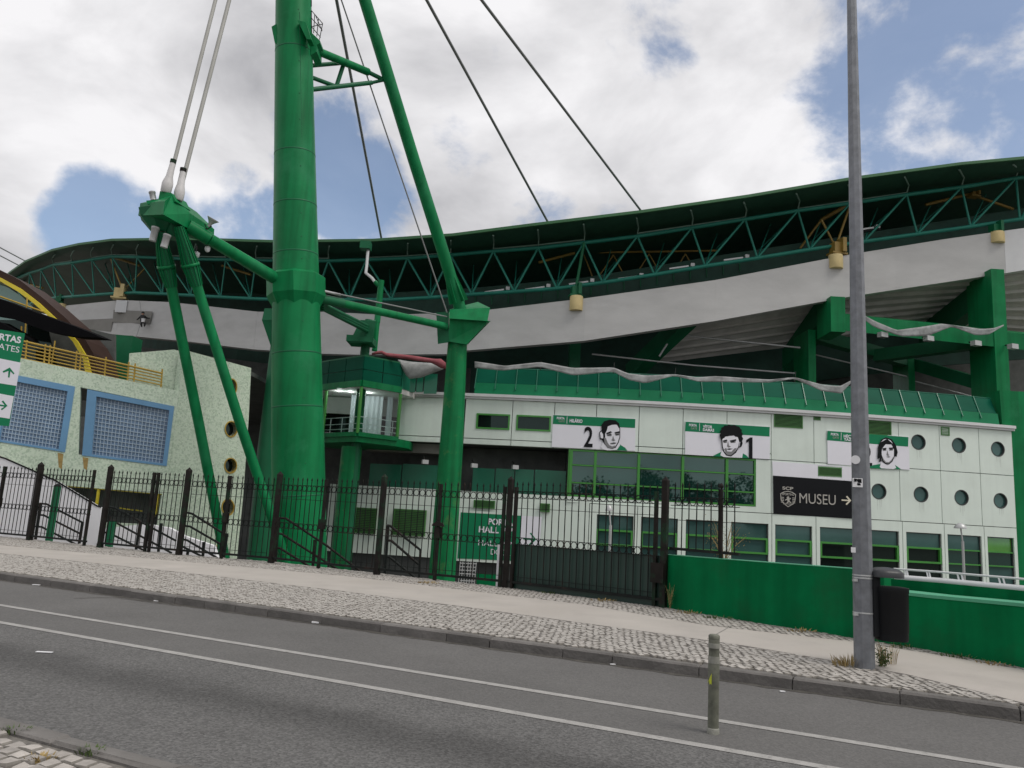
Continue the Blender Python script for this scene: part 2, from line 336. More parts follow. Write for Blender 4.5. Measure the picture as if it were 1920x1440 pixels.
def asphalt(name, base, speck, bump, dark_band=False):
    mt = mat(name, base, .88, var=.10, sc=.7, spec=.3)
    t = mt.node_tree; n = t.nodes; l = t.links; b = n['Principled BSDF']
    g = n.new('ShaderNodeNewGeometry'); src = b.inputs['Base Color'].links[0].from_socket
    v = n.new('ShaderNodeTexVoronoi'); v.inputs['Scale'].default_value = 58; l.new(g.outputs['Position'], v.inputs['Vector'])
    cr = n.new('ShaderNodeMapRange'); sx = n.new('ShaderNodeSeparateColor'); l.new(v.outputs['Color'], sx.inputs[0]); l.new(sx.outputs[0], cr.inputs[0])
    cr.inputs[3].default_value = 1 - speck; cr.inputs[4].default_value = 1 + speck
    n2 = n.new('ShaderNodeTexNoise'); n2.inputs['Scale'].default_value = 30; n2.inputs['Detail'].default_value = 6; n2.inputs['Roughness'].default_value = .75; l.new(g.outputs['Position'], n2.inputs['Vector'])
    c2 = n.new('ShaderNodeMapRange'); l.new(n2.outputs[0], c2.inputs[0]); c2.inputs[1].default_value = .3; c2.inputs[2].default_value = .7; c2.inputs[3].default_value = 1 - speck; c2.inputs[4].default_value = 1 + speck * .7
    mm = n.new('ShaderNodeMath'); mm.operation = 'MULTIPLY'; l.new(cr.outputs[0], mm.inputs[0]); l.new(c2.outputs[0], mm.inputs[1])
    val = mm.outputs[0]
    if dark_band:      # soft darker band along the lane, edges broken by noise
        dp = n.new('ShaderNodeVectorMath'); dp.operation = 'DOT_PRODUCT'; l.new(g.outputs['Position'], dp.inputs[0]); dp.inputs[1].default_value = NV
        n3 = n.new('ShaderNodeTexNoise'); n3.inputs['Scale'].default_value = .7; n3.inputs['Detail'].default_value = 5; l.new(g.outputs['Position'], n3.inputs['Vector'])
        a1 = n.new('ShaderNodeMath'); a1.operation = 'MULTIPLY_ADD'; l.new(n3.outputs[0], a1.inputs[0]); a1.inputs[1].default_value = .9; l.new(dp.outputs['Value'], a1.inputs[2])
        a2 = n.new('ShaderNodeMath'); a2.operation = 'SUBTRACT'; l.new(a1.outputs[0], a2.inputs[0]); a2.inputs[1].default_value = KW - 3.90 + .45
        a3 = n.new('ShaderNodeMath'); a3.operation = 'ABSOLUTE'; l.new(a2.outputs[0], a3.inputs[0])
        ms = n.new('ShaderNodeMapRange'); ms.interpolation_type = 'SMOOTHSTEP'; l.new(a3.outputs[0], ms.inputs[0]); ms.inputs[1].default_value = .0; ms.inputs[2].default_value = .55; ms.inputs[3].default_value = .66; ms.inputs[4].default_value = 1
        m5 = n.new('ShaderNodeMath'); m5.operation = 'MULTIPLY'; l.new(val, m5.inputs[0]); l.new(ms.outputs[0], m5.inputs[1]); val = m5.outputs[0]
    vm = n.new('ShaderNodeVectorMath'); vm.operation = 'SCALE'; l.new(src, vm.inputs[0]); l.new(val, vm.inputs['Scale']); l.new(vm.outputs[0], b.inputs['Base Color'])
    bp = n.new('ShaderNodeBump'); bp.inputs['Strength'].default_value = bump; bp.inputs['Distance'].default_value = .006; l.new(v.outputs['Distance'], bp.inputs['Height']); l.new(bp.outputs[0], b.inputs['Normal'])
    return mt

# ------------------------------------------------------------------ street frame: s along the kerb (to the right), w away from the camera
KO = gp(1240, 1259, 0); KB = gp(1920, 1353, 0); KA = gp(0, 1087, 0)
TV = (KB - KA).normalized(); NV = Vector((-TV.y, TV.x, 0)); KW = KO.dot(NV)
def S(s, wv, z=0.0): return KO + TV * s + NV * wv + Vector((0, 0, z))
def sw(p): q = p - KO; return q.dot(TV), q.dot(NV)
M['asphalt'] = asphalt('coarse_road_asphalt', (.118, .116, .114), .30, .45, True)
M['asphalt2'] = asphalt('smooth_lane_asphalt', (.120, .117, .114), .14, .25)
SL, SR = -120, 60
def strip(name, w0, w1, z, mt, label, zb=None):
    mb = MB()
    if zb is None: mb.face([S(SL, w0, z), S(SR, w0, z), S(SR, w1, z), S(SL, w1, z)])
    else: mb.prism([S(SL, w0, z), S(SR, w0, z), S(SR, w1, z), S(SL, w1, z)], (0, 0, zb - z))
    return struct(mb, name, mt, label)
g = MB(); g.face([(-1500, -1500, -3.2), (1500, -1500, -3.2), (1500, 1500, -3.2), (-1500, 1500, -3.2)])
struct(g, 'ground', M['soil'], 'dusty low ground around the stadium down to the horizon')
road = strip('road', -5.5, -2.75, 0, M['asphalt'], 'coarse grey asphalt road in front of the camera', -3.1)
lane = strip('cycle_lane', -2.75, 0.0, 0, M['asphalt2'], 'smooth grey lane between the white lines and the far kerb', -3.1)
for wv in (-1.88, -2.75):
    mb = MB(); mb.box(S(-30, wv, .004), (180, .105, .002), math.atan2(TV.y, TV.x)); put(mb, 'lane_line', M['line'], lane)
strip('near_pavement', -45, -5.645, .09, M['mortar'], 'near pavement of limestone cobbles under the camera', -3.1)
# far pavement base, back edge along fence and wall
FB = [gp(x, y, .12) for x, y in ((60, 1012), (193, 1025), (335, 1040), (520, 1055), (710, 1076), (945, 1102), (1245, 1138), (1300, 1148), (1450, 1172), (1602, 1195), (1750, 1218), (1920, 1250))]
FB[0:0] = [FB[0] + (FB[0] - FB[2]) * 6]; FB.append(FB[-1] + (FB[-1] - FB[-3]) * 8)
pv = MB(); back = [p + Vector((.12, .28, 0)) for p in FB]
s0, s1 = sw(back[0])[0], sw(back[-1])[0]
pv.prism([Vector((p.x, p.y, .10)) for p in back] + [S(max(s1, sw(back[-1])[0]), .16, .10), S(s0, .16, .10)], (0, 0, -3.2))
pave = struct(pv, 'pavement', M['mortar'], 'far pavement with limestone cobbles along the fence')
PF = [gp(x, y, .125) for x, y in ((0, 1037), (333, 1072), (640, 1108), (860, 1136), (1240, 1188), (1400, 1211), (1560, 1238), (1700, 1264), (1830, 1295), (1920, 1318))]
PB = [gp(x, y, .125) for x, y in ((0, 1022), (335, 1052), (640, 1079), (860, 1105), (1100, 1134), (1240, 1158), (1330, 1173), (1600, 1203), (1750, 1226), (1920, 1256))]
PF[0:0] = [PF[0] + (PF[0] - PF[1]) * 6]; PF.append(PF[-1] + (PF[-1] - PF[-2]) * 4)
PB[0:0] = [PB[0] + (PB[0] - PB[1]) * 6]; PB.append(PB[-1] + (PB[-1] - PB[-2]) * 4)
mb = MB(); mb.prism(PF + list(reversed(PB)), (0, 0, -.018)); path = struct(mb, 'path', M['path'], 'smooth beige concrete path along the far pavement')
mb = MB(); mb.bar(gp(1327, 1198, .128), gp(1372, 1173, .128), .012, .004); put(mb, 'expansion_joint', M['concrete_dk'], path)
def edge_w(poly, s):
    pts = sorted(sw(p) for p in poly); return interp(pts, s)
def lerp0(a, b, t): return a + (b - a) * t
# kerb stones
def bevbox(lx, ly, lz, b=.015, jit=0.0):
    mb = MB(); x, y = lx / 2, ly / 2; j = lambda: random.uniform(-jit, jit)
    r1 = [(-x, -y, 0), (x, -y, 0), (x, y, 0), (-x, y, 0)]
    r2 = [(a + j(), c + j(), lz - b) for a, c in ((-x, -y), (x, -y), (x, y), (-x, y))]
    r3 = [(a + j(), c + j(), lz + j()) for a, c in ((-x + b, -y + b), (x - b, -y + b), (x - b, y - b), (-x + b, y - b))]
    mb.add(r1 + r2 + r3, [(3, 2, 1, 0)] + [(k * 4 + i, k * 4 + (i + 1) % 4, k * 4 + 4 + (i + 1) % 4, k * 4 + 4 + i) for k in range(2) for i in range(4)] + [(8, 9, 10, 11)])
    return mb
ANG = math.atan2(TV.y, TV.x)
kerb = struct(MB().box(S(-30, .085, .03), (180, .13, .05), ANG), 'kerb', M['mortar'], 'grey stone kerb along the far edge of the road')
nkerb = struct(MB().box(S(-30, -5.575, .03), (180, .12, .05), ANG), 'near_kerb', M['mortar'], 'pale stone kerb at the near edge of the road')
kms = [bevbox(1, .155, .17, .018, .004).mesh('kerb_stone', M['kerb'], Vector((0, 0, 0))) for _ in range(6)]
nms = [bevbox(1, .145, .17, .018, .006).mesh('kerb_stone', M['kerb'], Vector((0, 0, 0))) for _ in range(4)]
s = -34.0
while s < 14:
    ln = random.choice((.98, 1.0, .62, 1.02))
    inst('kerb_stone', random.choice(kms), kerb, Matrix.Translation(S(s + ln / 2, .08 + random.uniform(-.004, .004), -.05 + random.uniform(-.004, .004))) @ Matrix.Rotation(ANG + random.uniform(-.004, .004), 4, 'Z') @ Matrix.Diagonal((ln - .012, 1, 1, 1)))
    s += ln
s = -16.0
while s < 4:
    ln = random.choice((1.0, .8, 1.2))
    inst('kerb_stone', random.choice(nms), nkerb, Matrix.Translation(S(s + ln / 2, -5.573, -.045 + random.uniform(-.004, .004))) @ Matrix.Rotation(ANG, 4, 'Z') @ Matrix.Diagonal((ln - .012, 1, 1, 1)))
    s += ln
def ribbon(pts_, w0, z, jit):
    mb = MB(); vs = []
    for i, p in enumerate(pts_):
        d_ = (pts_[min(i + 1, len(pts_) - 1)] - pts_[max(i - 1, 0)]).normalized(); n_ = Vector((-d_.y, d_.x, 0)); vs += [p + n_ * w0 * random.uniform(1 - jit, 1 + jit) / 2 + Vector((0, 0, z)), p - n_ * w0 * random.uniform(1 - jit, 1 + jit) / 2 + Vector((0, 0, z))]
    mb.add(vs, [(2 * i, 2 * i + 1, 2 * i + 3, 2 * i + 2) for i in range(len(pts_) - 1)]); return mb
M['grime'] = mat('dark_gutter_grime', (.062, .057, .050), .95, var=.4, sc=9, dirt=(.115, .11, .10), dsc=5, damt=.9)
put(ribbon([S(-34 + .12 * i, -.05 + .012 * math.sin(i * .7), 0) for i in range(400)], .09, .003, .7), 'gutter_dirt', M['grime'], lane)
cp = [gp(x, y) for x, y in ((138, 1122), (180, 1121), (215, 1121), (262, 1127), (300, 1132), (348, 1138))]
put(ribbon([lerp0(cp[i // 6], cp[i // 6 + 1], (i % 6) / 6) + Vector((0, random.uniform(-.012, .012), 0)) for i in range(30)], .028, .003, .8), 'crack', M['grime'], lane)
# cobbles
cms = []
def cobmesh():
    mb = MB(); k = 6
    q = [(-.5, -.5), (.05, -.53), (.5, -.5), (.5, .5), (0, .54), (-.5, .5)]
    q = [(a + random.uniform(-.09, .09), b + random.uniform(-.09, .09)) for a, b in q]
    lo = [(a, b, 0) for a, b in q]; mid = [(a, b, .75) for a, b in q]; hi = [(a * .90, b * .90, 1 + random.uniform(-.12, .12)) for a, b in q]
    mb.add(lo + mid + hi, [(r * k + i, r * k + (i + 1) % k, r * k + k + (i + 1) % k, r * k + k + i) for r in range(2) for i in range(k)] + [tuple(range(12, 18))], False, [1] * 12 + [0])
    return mb
cobv = [cobmesh() for _ in range(14)]
cms = [c.mesh('cobble', [M['cobble'], M['grit_shade']], Vector((0, 0, 0))) for c in cobv]
spots = []
A = R(47)
def cob_fill(region, z, size, ang, jitter, bounds):
    x0, x1, y0, y1 = bounds; ca, sa = math.cos(ang), math.sin(ang); out = []
    n = int((abs(x1 - x0) + abs(y1 - y0)) / size) + 4; cx, cy = (x0 + x1) / 2, (y0 + y1) / 2
    for i in range(-n, n):
        for j in range(-n, n):
            a = (i + .5 * (j % 2) + random.uniform(-jitter, jitter)) * size * 1.12; b = j * size + random.uniform(-jitter, jitter) * size * .5 + .03 * math.sin(i * .35)
            sx, wy = cx + a * ca - b * sa, cy + a * sa + b * ca
            if x0 <= sx <= x1 and y0 <= wy <= y1 and region(sx, wy): out.append((sx, wy, z + random.uniform(-.004, .003), ang + random.uniform(-.1, .1), size * random.uniform(.88, 1.02), size * random.uniform(.78, .90)))
    return out
far = cob_fill(lambda s, wv: wv > .20 and wv < edge_w(PF, s) - .04, .10, .089, A, .14, (-22, 8, .15, 3.2))
far_back = cob_fill(lambda s, wv: wv > edge_w(PB, s) + .04 and wv < edge_w(FB, s) + .1, .10, .089, A, .14, (-22, 6, .5, 12))
far.sort(key=lambda q: (S(q[0], q[1]) - CAM).length)
def infr(q):
    v = S(q[0], q[1], q[2]) - CAM; d = v.dot(fw); return d > .3 and abs(v.dot(rt) / d) < 980 / F and abs(v.dot(up) / d) < 740 / F
vis = [q for q in far if infr(q)]
solo = set(id(q) for q in vis[:240])
def cobM(q, h): return Matrix.Translation(S(q[0], q[1], q[2] - .02)) @ Matrix.Rotation(ANG + q[3], 4, 'Z') @ Matrix.Diagonal((q[4], q[5], h, 1))
rest = MB()
for q in far + far_back:
    if id(q) in solo: inst('cobble', random.choice(cms), pave, cobM(q, .048))
    else:
        mm = cobM(q, .045); c = random.choice(cobv); rest.add([mm @ v for v in c.v], c.f, False, c.mi)
o = put(rest, 'cobble_bed', [M['cobble'], M['grit_shade']], pave); o['kind'] = 'stuff'
npv = bpy.data.objects['near_pavement']
near = [q for q in cob_fill(lambda s, wv: wv < -5.70, .09, .112, R(3), .10, (-9, 3, -8.5, -5.66)) if infr(q)]
cms2 = [c.mesh('cobble', [M['cobble_dk'], M['grit_shade']], Vector((0, 0, 0))) for c in cobv]
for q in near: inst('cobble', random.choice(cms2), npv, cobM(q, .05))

# ------------------------------------------------------------------ stadium: rim, stand, roof
TD = [(-60, 80), (20, 70), (60, 66), (135, 61.5), (257, 58), (425, 55), (616, 52.5), (764, 50.5), (925, 49), (1095, 48), (1297, 47.6), (1700, 47.5), (1920, 47), (2100, 47)]
def tD(x): return interp(TD, x)
def P(px, py, off=0.0): return at(px, py, tD(px) + off)
def resample(pts, step):
    o = []
    for (a, b), (c, d) in zip(pts, pts[1:]):
        k = max(1, int(abs(c - a) / step))
        o += [(a + (c - a) * i / k, b + (d - b) * i / k) for i in range(k)]
    return o + [pts[-1]]
stand = thing('stadium_stand', 'grey undulating concrete rim with green columns and beams of the stadium stand', 'stadium stand', at(1000, 900, 49))
RT = [(90, 577), (122, 572), (217, 562), (312, 566), (475, 584), (600, 584), (715, 590), (815, 587), (916, 580), (1095, 559), (1340, 525), (1590, 478), (1771, 449), (1886, 433), (1990, 419)]
RB = [(90, 610), (122, 618), (217, 627), (350, 640), (475, 655), (602, 663), (667, 665), (837, 664), (876, 657), (1095, 639), (1340, 602), (1594, 556), (1886, 512), (1990, 495)]
def rimpiece(x0, x1):
    xs = [x0] + [x for x in sorted(set([p[0] for p in RT + RB] + list(range(0, 2000, 60)))) if x0 < x < x1] + [x1]
    mb = MB(); fr = []
    for x in xs:
        yt, yb = interp(RT, x), interp(RB, x); b = P(x, yb, -.3); t = at(x, yt, b.y)
        t = Vector((b.x, b.y, t.z)); fr.append((b, t))
    dv = Vector((0, .6, 0)); n = len(xs)
    vs = [q for f in fr for q in (f[0], f[1], f[1] + dv, f[0] + dv)]
    fs = []
    for i in range(n - 1):
        for k in range(4): fs.append((i * 4 + k, i * 4 + (k + 1) % 4, i * 4 + 4 + (k + 1) % 4, i * 4 + 4 + k))
    fs += [(0, 1, 2, 3), (n * 4 - 1, n * 4 - 2, n * 4 - 3, n * 4 - 4)]
    mb.add(vs, fs); return mb
for a, b in ((90, 217), (217.2, 475), (475.2, 876), (876.2, 1340), (1340.1, 1886)): put(rimpiece(a, b), 'rim_wall', M['concrete'], stand)
put(rimpiece(1886.3, 1990), 'rim_wall', M['ledge'], stand)
# repair patches on the left rim (thin skim coat)
for q in (((213, 581), (286, 584), (281, 607), (211, 604)), ((150, 600), (212, 597), (208, 622), (152, 615))):
    mb = MB(); mb.prism([P(x, y, -.306) + Vector((0, -.012, 0)) for x, y in q], (0, .02, 0)); put(mb, 'repair_patch', M['concrete_dk'], stand)
for x, yt, yb, wpx in ((1080, 556, 583, 25), (1567, 479, 504, 26), (1870, 436, 456, 25), (116, 570, 585, 13)):
    b = P(x, yb, -.25); t = P(x, yt, -.25); r = rad(b, wpx); mb = MB(); mb.lathe(Vector((b.x, b.y, b.z)), [(r * .97, 0), (r, .03), (r, t.z - b.z - .05), (r * .95, t.z - b.z)], 18)
    put(mb, 'plinth', M['plinth'], stand)
b = P(226, 585, -.5); mb = MB(); mb.box(b + Vector((0, .3, .45)), (.85, .7, .95)); put(mb, 'pilaster', M['ledge'], stand)
# dark back walls behind the rim and the inner side of the roof
def wallstrip(pts_t, pts_b, off, mt, name, par, th=.3):
    mb = MB(); xs = sorted(set([p[0] for p in pts_t + pts_b] + list(range(-40, 2000, 80))))
    xs = [x for x in xs if pts_t[0][0] <= x <= pts_t[-1][0]]; vs = []
    for x in xs:
        b = P(x, interp(pts_b, x), off); b.z = -3.15 if off > 5 else b.z; t = P(x, interp(pts_t, x), off); t = Vector((b.x, b.y, max(t.z, b.z + .1))); vs += [b, t, t + Vector((0, th, 0)), b + Vector((0, th, 0))]
    n = len(xs); fs = [(i * 4 + k, i * 4 + (k + 1) % 4, i * 4 + 4 + (k + 1) % 4, i * 4 + 4 + k) for i in range(n - 1) for k in range(4)]
    mb.add(vs, fs); return put(mb, name, mt, par)
lowb = [(x, y + 46) for x, y in RB]
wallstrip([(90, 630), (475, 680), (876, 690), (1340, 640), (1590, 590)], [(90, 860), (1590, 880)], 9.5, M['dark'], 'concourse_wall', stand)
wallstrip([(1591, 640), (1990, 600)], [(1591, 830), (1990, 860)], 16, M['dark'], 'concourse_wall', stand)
# green fence wall seen just under the truss
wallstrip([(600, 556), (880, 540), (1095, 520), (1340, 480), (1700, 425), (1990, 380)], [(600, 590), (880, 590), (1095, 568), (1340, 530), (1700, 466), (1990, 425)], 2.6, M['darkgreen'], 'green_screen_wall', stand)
for x in range(860, 1400, 31):
    y = interp([(600, 556), (880, 545), (1095, 525), (1340, 487), (1700, 430)], x); rod('screen_post', P(x, y + 30, 2.5), P(x, y + 4, 2.5), .035, M['steel_dk'], stand, 6)
# stepped underside of the stand between two raking beams at the right
def lerp(a, b, t): return a + (b - a) * t
RA = (P(1848, 520, .4), P(1735, 612, 7.5)); RBm = (P(1560, 532, .5), P(1480, 655, 6.0)); RC = (at(2020, 470, 46.5), at(1990, 640, 54))
NST = 8
for i in range(NST):
    t0, t1 = i / NST, (i + 1) / NST
    for (e, f), nm in (((RBm, RA), 0), ((RA, RC), 1)):
        a0, a1 = lerp(e[0], e[1], t0), lerp(e[0], e[1], t1); b0, b1 = lerp(f[0], f[1], t0), lerp(f[0], f[1], t1)
        h = Vector((0, 0, .2)); mb = MB()
        mb.hexa([a0 - h * .2, b0 - h * .2, b0 + h, a0 + h, a1 - h * .2 + Vector((0, 0, (a0 - a1).z * 1.0)), b1 - h * .2 + Vector((0, 0, (b0 - b1).z * 1.0)), b1 + h, a1 + h])
        put(mb, 'stand_tread', M['tread'], stand)
# steps seen left of the second raking beam
RD = (P(1300, 585, .5), P(1190, 690, 6)); 
for i in range(7):
    t0, t1 = i / 7, (i + 1) / 7; a0, a1, b0, b1 = lerp(RD[0], RD[1], t0), lerp(RD[0], RD[1], t1), lerp(RBm[0], RBm[1], t0), lerp(RBm[0], RBm[1], t1)
    mb = MB(); h = Vector((0, 0, .16)); mb.hexa([a0, b0, b0 + h, a0 + h, a1 + Vector((0, 0, (a0 - a1).z * 1.0)), b1 + Vector((0, 0, (b0 - b1).z * 1.0)), b1 + h, a1 + h]); put(mb, 'stand_tread', M['tread'], stand)
def rake(a, b, w=.85, d=1.9):
    mb = MB(); x = Vector((w / 2, 0, 0)); z = Vector((0, 0, -d)); up_ = Vector((0, 0, .1))
    mb.hexa([a - x + z, a + x + z, a + x + up_, a - x + up_, b - x + z, b + x + z, b + x + up_, b - x + up_]); return mb
put(rake(RA[0] + Vector((.1, .2, -.25)), RA[1] + Vector((0, 0, -.2)), 1.0, 1.5), 'raking_beam', M['steel_dk'], stand)
put(rake(RBm[0] + Vector((.2, .2, -.3)), RBm[1] + Vector((0, 0, -.2)), 1.0, 1.5), 'raking_beam', M['steel_dk'], stand)
put(rake(RD[0] + Vector((-.2, .1, .1)), RD[1] + Vector((-.2, 0, .1)), .9, 1.0), 'raking_beam', M['steel_dk'], stand)
def col(pxl, pxr, yt, yb, D, dp, mt, name='column'):
    a = at(pxl, (yt + yb) / 2, D); b = at(pxr, (yt + yb) / 2, D); t = at((pxl + pxr) / 2, yt, D).z; z = at((pxl + pxr) / 2, yb, D).z
    mb = MB(); mb.box(((a.x + b.x) / 2, D + dp / 2, (t + z) / 2), (b.x - a.x, dp, t - z)); return put(mb, name, mt, stand)
col(1868, 1893, 505, 905, 46.2, 2.6, M['steel'])
col(1558, 1585, 556, 622, 46.6, 2.2, M['steel'])
col(1516, 1530, 618, 760, 49.4, 2.6, M['steel'])
col(1704, 1716, 672, 770, 53.0, 2.2, M['steel'])
col(1068, 1088, 636, 705, 52, 1.2, M['steel_dk'])
mb = MB(); mb.hexa([at(x, y, d) for x, y, d in ((1585, 620, 46.9), (1930, 657, 46.1), (1930, 627, 46.1), (1585, 590, 46.9), (1585, 616, 48), (1930, 652, 47.2), (1930, 624, 47.2), (1585, 588, 48))]); put(mb, 'cross_beam', M['steel'], stand)
for a, b, da, db, wd in (((1528, 629), (1700, 678), 49.8, 53.5, .7), ((1716, 684), (1846, 722), 53.5, 48.5, .65), ((1640, 668), (1850, 640), 52, 47.5, .8)):
    mb = MB(); mb.bar(at(*a, da), at(*b, db), wd, .8); put(mb, 'cross_beam', M['steel_dk'], stand)
# concourse pipes and rails in the gloom
for a, b, d, r in (((1262, 627), (1500, 652), 50, .07), ((1528, 665), (1700, 706), 51, .05), ((1110, 664), (1300, 685), 50.5, .06), ((1300, 685), (1490, 700), 50.5, .06), ((1716, 715), (1830, 745), 51, .04), ((1262, 627), (1236, 668), 50, .07)):
    rod('service_pipe', at(*a, d), at(*b, d), r, M['lampgrey'], stand, 6)
for i, (x, y) in enumerate(((1655, 628), (1741, 635), (1830, 644), (1899, 650))):
    t = thing('floodlight', ('small grey floodlight on green cross beam nearest the lamp post', 'small grey floodlight on green cross beam, second from the lamp post', 'small grey floodlight on green cross beam left of the square column', 'small grey floodlight on green cross beam right of the square column')[i], 'floodlight', at(x, y, 45.4), 'floodlights along the green cross beam')
    p = at(x, y, 45.4); mb = MB(); mb.box(p, (.5, .35, .3), .3); put(mb, 'housing', M['lampgrey'], t); mb = MB(); mb.bar(p + Vector((0, 0, .1)), p + Vector((.05, .75, .25)), .08); put(mb, 'arm', M['iron'], t)

for i, (x, y) in enumerate(((797, 866), (889, 873), (966, 876))):
    p = at(x, y, 42.6); t = thing('floodlight', ('small floodlight under the soffit left of the peeling column', 'small floodlight under the soffit just right of the peeling column', 'small floodlight on the green recess panels under the mint facade')[i], 'floodlight', p, 'floodlights under the facade soffit'); put(MB().box(p, (.34, .2, .22), .4), 'housing', M['lampgrey'], t); put(MB().bar(p + Vector((0, .1, 0)), p + Vector((-.15, .5, .35)), .04), 'arm', M['iron'], t)
# terrace on top of the white building and lower dark volumes
bl = thing('white_building', 'long pale mint panelled building with round windows, posters and green glass parapet', 'building', (11, 42, -3.2))
zL = fac(1446, 766).z   # cornice level
zA = fac(1446, 862).z; zB = fac(1446, 963).z; zT = zL - .28
zG = -3.1
XJ = [fac(x, y).x for x, y in ((871, 790), (960, 790), (1039, 792), (1118, 790), (1198, 800), (1280.5, 805), (1363, 808), (1446, 812), (1526, 815), (1607, 822), (1685, 830), (1762, 840), (1836, 845), (1899, 850))]
XL0, XL1 = fac(748, 790).x, fac(829, 790).x
mb = MB()
xs = [XL0, XL1, -2.4, 2, 6, 10, 14, 18, 22, 26, XJ[-1]]
vs = [];
for X in xs:
    a = fp(X, zG, -.35); b = fp(X, zL - .05, -.35); dv = Vector((0, 12, 0)); vs += [a, b, b + dv, a + dv]
n = len(xs)
# core box of the building behind the recessed band
def core(x0, x1, z0, z1, off0, dp=12):
    mb = MB(); xx = [x0] + [x for x in range(-6, 30, 2) if x0 < x < x1] + [x1]; vs = []
    for X in xx:
        a = fp(X, z0, off0); b = fp(X, z1, off0); dv = Vector((0, dp, 0)); vs += [a, b, b + dv, a + dv]
    n = len(xx); mb.add(vs, [(i * 4 + k, i * 4 + (k + 1) % 4, i * 4 + 4 + (k + 1) % 4, i * 4 + 4 + k) for i in range(n - 1) for k in range(4)] + [(0, 1, 2, 3), (n * 4 - 1, n * 4 - 2, n * 4 - 3, n * 4 - 4)])
    return mb
XW = fac(1064, 900).x
put(core(XL0, XJ[-1], zA + .02, zL - .1, -.34), 'wall', M['joint'], bl)
put(core(XW, XJ[-1], zB, zA + .015, -.34), 'wall', M['joint'], bl)
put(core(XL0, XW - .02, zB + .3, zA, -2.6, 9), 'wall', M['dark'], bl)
XLL = fac(612, 980).x
zWl = fac(950, 926).z
put(core(XLL, XJ[-1], zG, zB - .005, -.34), 'wall', M['joint'], bl)
def hexcell(mb, x0, x1, z0, z1, o0, o1):
    mb.hexa([fp(x0, z0, o0), fp(x1, z0, o0), fp(x1, z1, o0), fp(x0, z1, o0), fp(x0, z0, o1), fp(x1, z0, o1), fp(x1, z1, o1), fp(x0, z1, o1)])
def panel(x0, x1, z0, z1, holes=(), o0=0.0, o1=-.33, name='panel', mt=None, par=None, g=.018):
    x0 += g; x1 -= g; z0 += g; z1 -= g
    xs = sorted(set([x0, x1] + [min(max(h[i], x0), x1) for h in holes for i in (0, 1)])); zs = sorted(set([z0, z1] + [min(max(h[i], z0), z1) for h in holes for i in (2, 3)]))
    mb = MB()
    for a, b in zip(xs, xs[1:]):
        # merge vertical runs so that solid parts stay in one piece
        run = None
        for c, d in zip(zs, zs[1:]):
            mx, mz = (a + b) / 2, (c + d) / 2
            if any(h[0] <= mx <= h[1] and h[2] <= mz <= h[3] for h in holes):
                if run: hexcell(mb, a, b, run[0], run[1], o0, o1); run = None
            else: run = [run[0], d] if run else [c, d]
        if run: hexcell(mb, a, b, run[0], run[1], o0, o1)
    return put(mb, name, mt or M['white_panel'], par or bl)
def rectpx(x0, x1, y0, y1):
    xm, ym = (x0 + x1) / 2, (y0 + y1) / 2
    return (fac(x0, ym).x, fac(x1, ym).x, fac(xm, y1).z, fac(xm, y0).z)
def mkframe(rect, t, o0, o1, mt, par, name='frame', rails=(), posts=()):
    x0, x1, z0, z1 = rect; mb = MB()
    hexcell(mb, x0, x0 + t, z0, z1, o0, o1); hexcell(mb, x1 - t, x1, z0, z1, o0, o1)
    hexcell(mb, x0 + t, x1 - t, z0, z0 + t, o0, o1); hexcell(mb, x0 + t, x1 - t, z1 - t, z1, o0, o1)
    for z in rails: hexcell(mb, x0 + t, x1 - t, z - t / 2, z + t / 2, o0 - .003, o1)
    for x in posts: hexcell(mb, x - t / 2, x + t / 2, z0 + t, z1 - t, o0 - .006, o1)
    return put(mb, name, mt, par)
def louvre(rect, n=10, o=.03):
    x0, x1, z0, z1 = rect; v = mkframe(rect, .05, o, -.1, M['louvre'], bl, 'vent')
    h = (z1 - z0 - .1) / n
    mb = MB(); hexcell(mb, x0 + .05, x1 - .05, z0 + .05, z1 - .05, -.09, -.12); put(mb, 'vent_back', M['joint'], v)
    for i in range(n):
        z = z0 + .05 + i * h; mb = MB(); hexcell(mb, x0 + .05, x1 - .05, z + h * .32, z + h * .76, o - .008, o - .05)
        put(mb, 'slat', M['louvre'], v)
    return v
